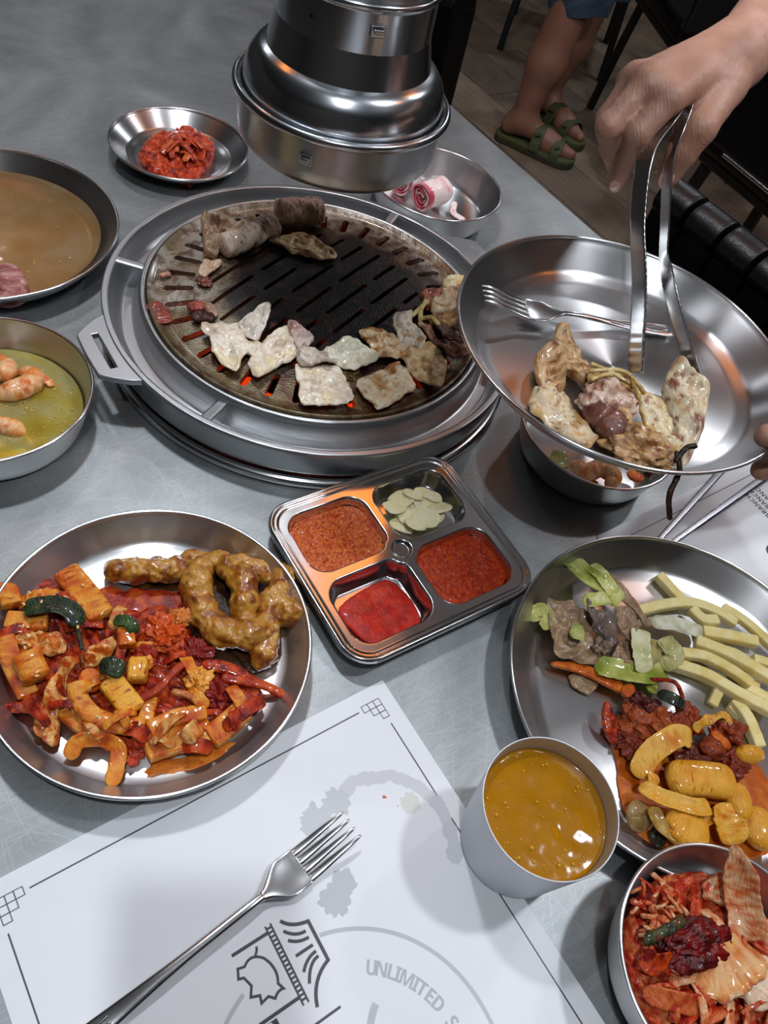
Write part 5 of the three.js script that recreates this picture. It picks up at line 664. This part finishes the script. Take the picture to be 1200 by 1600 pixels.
// --- liquids and shrimps
function liquid(x, y, z, r, color, through, label, name, rough = 0.05) {
  const pos = [0, 0, 0], idx = [], n = 96, m = 30; for (let i = 1; i <= m; i++) for (let j = 0; j < n; j++) { const q = i / m * r, a = j / n * 6.28319; pos.push(q * Math.cos(a), 0.0004 * fbm(q * Math.cos(a) * 60, 4, q * Math.sin(a) * 60, 3) + (i === m ? 0.0005 : 0), q * Math.sin(a)); }
  for (let j = 0; j < n; j++) idx.push(0, 1 + (j + 1) % n, 1 + j); for (let i = 0; i < m - 1; i++) for (let j = 0; j < n; j++) { const a = 1 + i * n + j, b = 1 + i * n + (j + 1) % n; idx.push(a, b, a + n, b, b + n, a + n); }
  const g = flatUV(build(pos, idx)), o = mesh(tint(g, color, { s: 26, seed: 6, sharp: 1.6 }), phy({ vertexColors: true, transmission: through, thickness: 0, roughness: rough, side: THREE.DoubleSide }), name, scene); o.position.set(x, TOP + y, z); return tag(o, label, 'broth');
}
liquid(-0.4757, 0.0125, -0.6307, 0.1105, ['#c29a62', '#cba672', '#d4b78e'], 0.75, 'thin brown broth standing in the left plate', 'brown_broth');
liquid(-0.3463, 0.0125, -0.4131, 0.0738, ['#c2aa36', '#d2c052', '#dacf8c', '#c4b668'], 0.6, 'yellow cooking oil standing in the shrimp bowl', 'yellow_oil');
{
  const r = rng(8), bubs = (n, cx, cz, R, y, name, label, par) => { const l = []; for (let i = 0; i < n; i++) { const a = r() * 6.28, q = R * Math.sqrt(r()), s = 0.0006 + r() * 0.0012, c = 0.5 + r(); l.push(new THREE.SphereGeometry(s, 8, 6).scale(1, 0.6, 1).translate(cx + q * Math.cos(a), TOP + y, cz + q * Math.sin(a))); } const o = solo(mergeGeometries(l), phy({ color: 0xb59858, roughness: 0.06, clearcoat: 1 }), name, label, 'bubbles'); o.userData.kind = 'stuff'; };
  bubs(36, -0.47, -0.62, 0.09, 0.0128, 'bubbles', 'small air bubbles floating on the brown broth'); bubs(160, -0.34, -0.415, 0.068, 0.0128, 'oil_drops', 'small yellow oil drops floating in the shrimp bowl');
  strip('bm', 'pork_scrap', 26, 9, [13, 14, 14, 13, 12], ['#7a3a34', '#95524a', '#b88a80'], 'pinkish meat scrap in the broth at the left edge', 'pork', { mat: M.meat, amp: 0.002, e: 3 });
  const shrimp = (k, w, y, label) => { const seed = seedNo++, o = sweep(path3(k, y), w / 1000, w / 1100, { e: 2, seg: 60, rad: 20, seed, amp: 0.0008, prof: (u) => { const b = 0.55 + 0.45 * smooth(0, 0.3, u) - 0.35 * smooth(0.6, 1, u) + 0.07 * Math.abs(Math.sin(u * 19)); return [b, b]; } }); const m = solo(tint(o, SHRIMP, { s: 80, seed, sharp: 1.5 }), M.wet, 'shrimp', label, 'shrimp'); const e = path3(k, y).slice(-2), d = new THREE.Vector3().subVectors(e[1], e[0]).normalize(); for (const s of [-0.45, 0.45]) { const q = d.clone().applyAxisAngle(new THREE.Vector3(0, 1, 0), s), g = sweep([e[1].clone(), e[1].clone().addScaledVector(q, 0.006), e[1].clone().addScaledVector(q, 0.012)], 0.006, 0.0014, { e: 2.5, rad: 10 }); part(tint(g, ['#c96a2c', '#d98a4c'], { seed }), M.wet, 'tail_fin', m); } return m; };
  shrimp('sh1', 19, [17, 19, 19, 18, 17, 15], 'large orange shrimp curled across the oil of the left bowl'); shrimp('sh2', 16, [20, 22, 20, 17], 'small shrimp at the left edge behind the large curled one'); shrimp('sh3', 15, [14, 15, 12], 'shrimp tail lying at the front of the left bowl'); strip('sh4', 'shrimp_tail', 7, 3, [18, 17, 14], SHRIMP, 'pale loose shrimp tail beside the large curled shrimp', 'shrimp', {});
  shrimp('sb1', 18, [15, 17, 18, 18, 16], 'curled shrimp at the front of the shaded bowl'); shrimp('sb2', 15, [14, 15, 13], 'shrimp deeper in the shaded bowl beside the curled one'); strip('sb3', 'cabbage_leaf', 22, 4, [18, 19], ['#8a8a3a', '#a8a85c'], 'yellow-green cabbage leaf in the shaded shrimp bowl', 'cabbage', { bend: 0.004 }); strip('sb4', 'carrot_piece', 14, 6, [14, 14], ORANGE, 'orange piece at the right of the shaded shrimp bowl', 'carrot', {});
}
// --- small kimchi plate, raw pork, tray
{
  slice('km', 'kimchi', 6, RED, 'chopped dark red kimchi base on the small plate behind the grill', 'kimchi', { mat: M.wet, th: 0.012, bump: 0.008, bs: 140, rings: 26, n: 90, edge: 0.003 });
  const r = rng(21); for (let i = 0; i < 34; i++) { const a = r() * 6.28, q = 24 * Math.sqrt(r()), cx = -366 + q * Math.cos(a) * 1.05, cz = -884 + q * Math.sin(a) * 1.1, y = 10 + 13 * (1 - (q / 26) ** 2) + r() * 4, d = r() * 6.28, l = 8 + r() * 7, p = [-1, 0, 1].map((k) => V(cx + k * l * Math.cos(d), y + (k === 0 ? 4 : -2 + r() * 2), cz + k * l * Math.sin(d))); const g = sweep(p, 0.005 + r() * 0.006, 0.0025, { e: 3, rad: 10, seg: 10, amp: 0.0012, ns: 300, seed: i, twist: r() * 1.4 - 0.7 }); solo(tint(g, i % 3 ? ['#7a1a08', '#9c2c0c', '#b8481a'] : ['#8f2a0c', '#c05a22', '#a8380f'], { seed: i, s: 90 }), M.wet, 'kimchi_strip', 'chopped red kimchi strip heaped on the small steel plate', 'kimchi', 'kimchi strips on the small plate'); }
  const spiral = (a, b, R, label) => { // a thin slice of belly rolled up, pink lean and white fat in bands
    const ax = new THREE.Vector3().subVectors(b, a), L = ax.length(); ax.normalize(); const s = new THREE.Vector3().crossVectors(ax, new THREE.Vector3(0, 1, 0)).normalize(), u = new THREE.Vector3().crossVectors(s, ax), pos = [], idx = [], col = [], n = 150, m = 12, th = 0.0024, pink = C('#b5384a'), white = C('#e2cdc8'), dusk = C('#cf8f92'), c = new THREE.Color();
    for (let i = 0; i <= n; i++) for (let k = 0; k < 2 * (m + 1); k++) { const w = i / n, ang = w * Math.PI * 2 * 3.3, rr = 0.0018 + (R - 0.0018) * w ** 0.75 + (k > m ? -th / 2 : th / 2) + 0.0006 * Math.sin(ang * 3), v = k > m ? 1 - (k - m - 1) / m : k / m, wob = 0.0016 * fbm(ang, v * 3, 2, 3), p = a.clone().addScaledVector(ax, v * L + 0.004 * fbm(ang * 0.8, 7, v, 3) + 0.002 * (1 - w)).addScaledVector(s, (rr + wob) * Math.cos(ang)).addScaledVector(u, (rr + wob) * Math.sin(ang)); pos.push(p.x, p.y, p.z); const f = fbm(v * 2.6 + 0.2 * Math.sin(ang), w * 7, 3, 3) + 0.25 * Math.sin(v * 9 + 1); c.copy(white).lerp(dusk, smooth(0.06, 0.18, f)).lerp(pink, smooth(0.16, 0.3, f)); col.push(c.r, c.g, c.b); }
    const K = 2 * (m + 1); for (let i = 0; i < n; i++) for (let k = 0; k < K; k++) { const q = i * K + k, w = i * K + (k + 1) % K; idx.push(q, w, q + K, w, w + K, q + K); }
    for (const i of [0, n]) for (let k = 0; k < m; k++) { const q = i * K + k, w = i * K + k + 1, q2 = i * K + K - 1 - k, w2 = i * K + K - 2 - k; i ? idx.push(q, w, q2, w, w2, q2) : idx.push(q, q2, w, w, q2, w2); }
    const g = build(pos, idx); g.setAttribute('color', new THREE.Float32BufferAttribute(col, 3)); solo(flatUV(g), M.meat, 'raw_pork_roll', label, 'pork'); };
  spiral(V(-77, 22, -930), V(-54, 23, -962), 0.0175, 'raw pink and white pork roll showing its spiral end'); spiral(V(-108, 18, -952), V(-100, 18, -985), 0.015, 'raw pork roll half hidden behind the exhaust hood');
  strip('pr3', 'fat_strip', 9, 4, [10, 6, 5], ['#d8c4bc', '#e4d6d0', '#cf9a94'], 'white strip of raw fat beside the spiral pork roll', 'pork', { mat: M.meat });
  // sauces: bumpy surfaces that fill the wells
  const TB = (a, b) => [TRAY.x + TRAY.a[0] * a + TRAY.b[0] * b, TRAY.z + TRAY.a[1] * a + TRAY.b[1] * b];
  const well = (a, b, hx, hz, y, pal, label, o) => { const out = []; for (let i = 0; i < 28; i++) { const t = i / 28 * 6.2832, c = Math.cos(t), s = Math.sin(t); out.push(TB(a + hx * Math.sign(c) * Math.abs(c) ** 0.55, b + hz * Math.sign(s) * Math.abs(s) ** 0.55)); } const seed = seedNo++, g = slab(out, { y: TOP + y, seed, n: 160, rings: 60, th: 0.002, wave: 0.0005, edge: 0.0003, ...o }); return solo(tint(g, pal, { seed, s: o.s ?? 260, sharp: 1.6, speck: o.speck, specks: 0.3, ss: o.ss ?? 900 }), o.mat, o.name, label, 'sauce'); };
  well(-0.0416, -0.0348, 0.0358, 0.0298, 0.0125, ['#8e2404', '#ad3a08', '#c05a14', '#9a2a05'], 'coarse red-brown chilli paste in the well nearest the left plate', { name: 'chilli_paste', mat: M.wet, bump: 0.0042, bs: 420, speck: '#c98a44' });
  well(0.0412, 0.0352, 0.0358, 0.0298, 0.0125, ['#941e03', '#b03006', '#c2430a'], 'orange-red soybean sauce in the well nearest the fries', { name: 'red_sauce', mat: M.sauce, bump: 0.0026, bs: 360, speck: '#b8562a' });
  slice('ket', 'ketchup', 6.6, ['#8e1002', '#a01604', '#ac2006'], 'smooth red ketchup blob with bare steel round it', 'sauce', { mat: M.sauce, th: 0.0042, wave: 0.0008, n: 90, rings: 30, edge: 0.0004 });
  const rg = rng(44), gar = [[-9, 3, 11], [2, -6, 12], [8, 6, 10], [-3, 9, 12], [-14, -7, 10], [12, -3, 11], [18, 8, 10], [0, 14, 11], [-16, 8, 10], [6, 1, 12], [14, 14, 9], [-6, -12, 10], [-11, 15, 9], [4, -13, 9], [20, -2, 8]];
  gar.forEach(([u, v, R], i) => { const [x, z] = TB(0.036 + u / 1000, -0.0345 + v / 1000), out = []; for (let k = 0; k < 10; k++) { const t = k / 10 * 6.2832; out.push([x + 1.12 * R / 1000 * Math.cos(t) * (1 + 0.25 * Math.cos(t - i)), z + R / 1000 * 0.85 * Math.sin(t) * (1 + 0.2 * Math.sin(2 * t + i))]); } const g = slab(out, { y: TOP + 0.0085 + (i % 8) * 0.0017 + (i > 8 ? 0.002 : 0), th: 0.0026, wave: 0.001, tilt: [rg() * 0.9 - 0.45, rg() * 0.9 - 0.45], seed: i, n: 36, rings: 7, edge: 0.0004 }); solo(tint(g, ['#ece0a0', '#f2eabc', '#f6f0d0'], { seed: i, s: 60, sharp: 1 }), M.wet, 'garlic_slice', 'thin pale garlic slice in the back well of the sauce tray', 'garlic', 'garlic slices in the tray'); });
}
// --- deep kimchi bowl in front
{
  const KR = ['#8a1204', '#aa2606', '#bd3f14', '#cf7a48', '#9c1a05'], KW = ['#b03010', '#d08450', '#dfb98e', '#c8602c'];
  const [bx, bz] = [282.9, -150.7], base = []; for (let i = 0; i < 20; i++) { const t = i / 20 * 6.2832; base.push([(bx + 57 * Math.cos(t)) / 1000, (bz + 57 * Math.sin(t)) / 1000]); }
  const g = slab(base, { y: TOP + 0.026, th: 0.02, wave: 0.006, bump: 0.014, bs: 170, n: 130, rings: 40, seed: 3, edge: 0.0005 }); solo(tint(g, KR, { seed: 5, s: 150, sharp: 2 }), M.wet, 'kimchi', 'red kimchi mass filling the deep bowl', 'kimchi');
  const r = rng(63); for (let i = 0; i < 70; i++) { const a = r() * 6.28, q = 50 * Math.sqrt(r()), cx = bx + q * Math.cos(a), cz = bz + q * Math.sin(a); if (cz - bz < -28) continue; const d = r() * 3.1, l = 7 + r() * 12, y = 38 + r() * 5 - q * 0.06, w = 2.5 + r() * 6, p = [-1, -0.3, 0.4, 1].map((k) => V(cx + k * l * Math.cos(d), y + (Math.abs(k) < 0.5 ? 3 : -1.5) + r() * 2, cz + k * l * Math.sin(d) + k * k * (r() * 6 - 3))); const s = sweep(p, w / 1000, 0.0028, { e: 3, rad: 10, seg: 14, amp: 0.0012, ns: 300, seed: i, twist: r() * 1.6 - 0.8, bend: 0.0006 }); solo(tint(s, i % 3 ? KR : KW, { seed: i, s: 110, sharp: 1.9 }), M.wet, 'kimchi_strip', 'shredded red cabbage kimchi strip in the deep front bowl', 'kimchi', 'kimchi strips in the deep bowl'); }
  slice('lf2', 'kimchi_leaf', 44, KW, 'broad pale kimchi leaf at the back of the deep bowl', 'kimchi', { mat: M.wet, th: 0.004, wave: 0.006, tilt: [0.1, -0.3], rings: 18, sharp: 2 }); strip('leaf', 'kimchi_leaf', 22, 4, [66, 64, 58, 52, 48, 44], KW, 'upright pale kimchi leaf leaning on the bowl rim', 'kimchi', { twist: (u) => 0.9 - 0.4 * u, bend: 0.004, amp: 0.002, sharp: 2, prof: (u) => [0.35 + 0.65 * smooth(0, 0.35, u), 1] });
  strip('core', 'kimchi_stalk', 27, 6, [42, 45, 46, 42], ['#c8702c', '#e0b884', '#d8954c', '#b84a10', '#e2c49a'], 'thick white cabbage stalk under the dark red sauce', 'kimchi', { amp: 0.004, ns: 110, e: 2.6, sharp: 2.2, s: 70, bend: 0.003, twist: (u) => 0.25 - 0.5 * u }); strip('kw', 'kimchi_stalk', 20, 8, [44, 45, 43], ['#dcb898', '#e8d4b8', '#d8a884'], 'white cabbage stalk at the right edge of the picture', 'kimchi', { amp: 0.002 });
  chunk('sauce', 'kimchi_sauce', [24, 8, 15], 46, ['#360203', '#540506', '#700a08'], 'thick dark red chilli sauce on top of the kimchi', 'kimchi', { mat: M.sauce, amp: 0.3, ridge: 0.15, detail: 30, turn: 0.5 }); for (let i = 0; i < 44; i++) { const a = r() * 6.28, q = 17 * Math.sqrt(r()), cx = F.shred[0][0] + 7 + q * Math.cos(a), cz = F.shred[0][1] + 1.15 * q * Math.sin(a), y = 38 + 8 * (1 - (q / 18) ** 2) + r() * 3, d = r() * 6.28, l = 3 + r() * 5, g2 = sweep([-1, 0, 1].map((k) => V(cx + k * l * Math.cos(d), y + (k ? -1 : 1.5), cz + k * l * Math.sin(d) + k * k * (r() * 4 - 2))), 0.0018 + r() * 0.003, 0.002, { rad: 8, seg: 8, amp: 0.0008, ns: 300, seed: i, twist: r() * 1.6 - 0.8 }); solo(tint(g2, [KR, KW, ['#b8461a', '#d08a58']][i % 3], { seed: i, s: 120 }), M.wet, 'kimchi_shred', 'fine kimchi shred in the clump at the left of the deep front bowl', 'kimchi', 'fine kimchi shreds in the deep bowl'); }
  strip('kr', 'kimchi_leaf', 14, 4, [44, 46, 46], RED, 'dark red curled leaf below the shredded clump', 'kimchi', { twist: 0.6, bend: 0.003 }); strip('kr2', 'kimchi_leaf', 12, 4, [40, 42, 42, 41], ['#a8380f', '#c46a34', '#9c220b'], 'orange leaf edge at the front of the kimchi', 'kimchi', { twist: 0.4, bend: 0.002 }); strip('kg', 'green_onion', 7, 4, [47, 49, 50, 48], ['#1c2410', '#3c4a20', '#5a1a0c'], 'dark green onion bits on the kimchi', 'onion', { amp: 0.002 });
}
renderer.render(scene, camera);
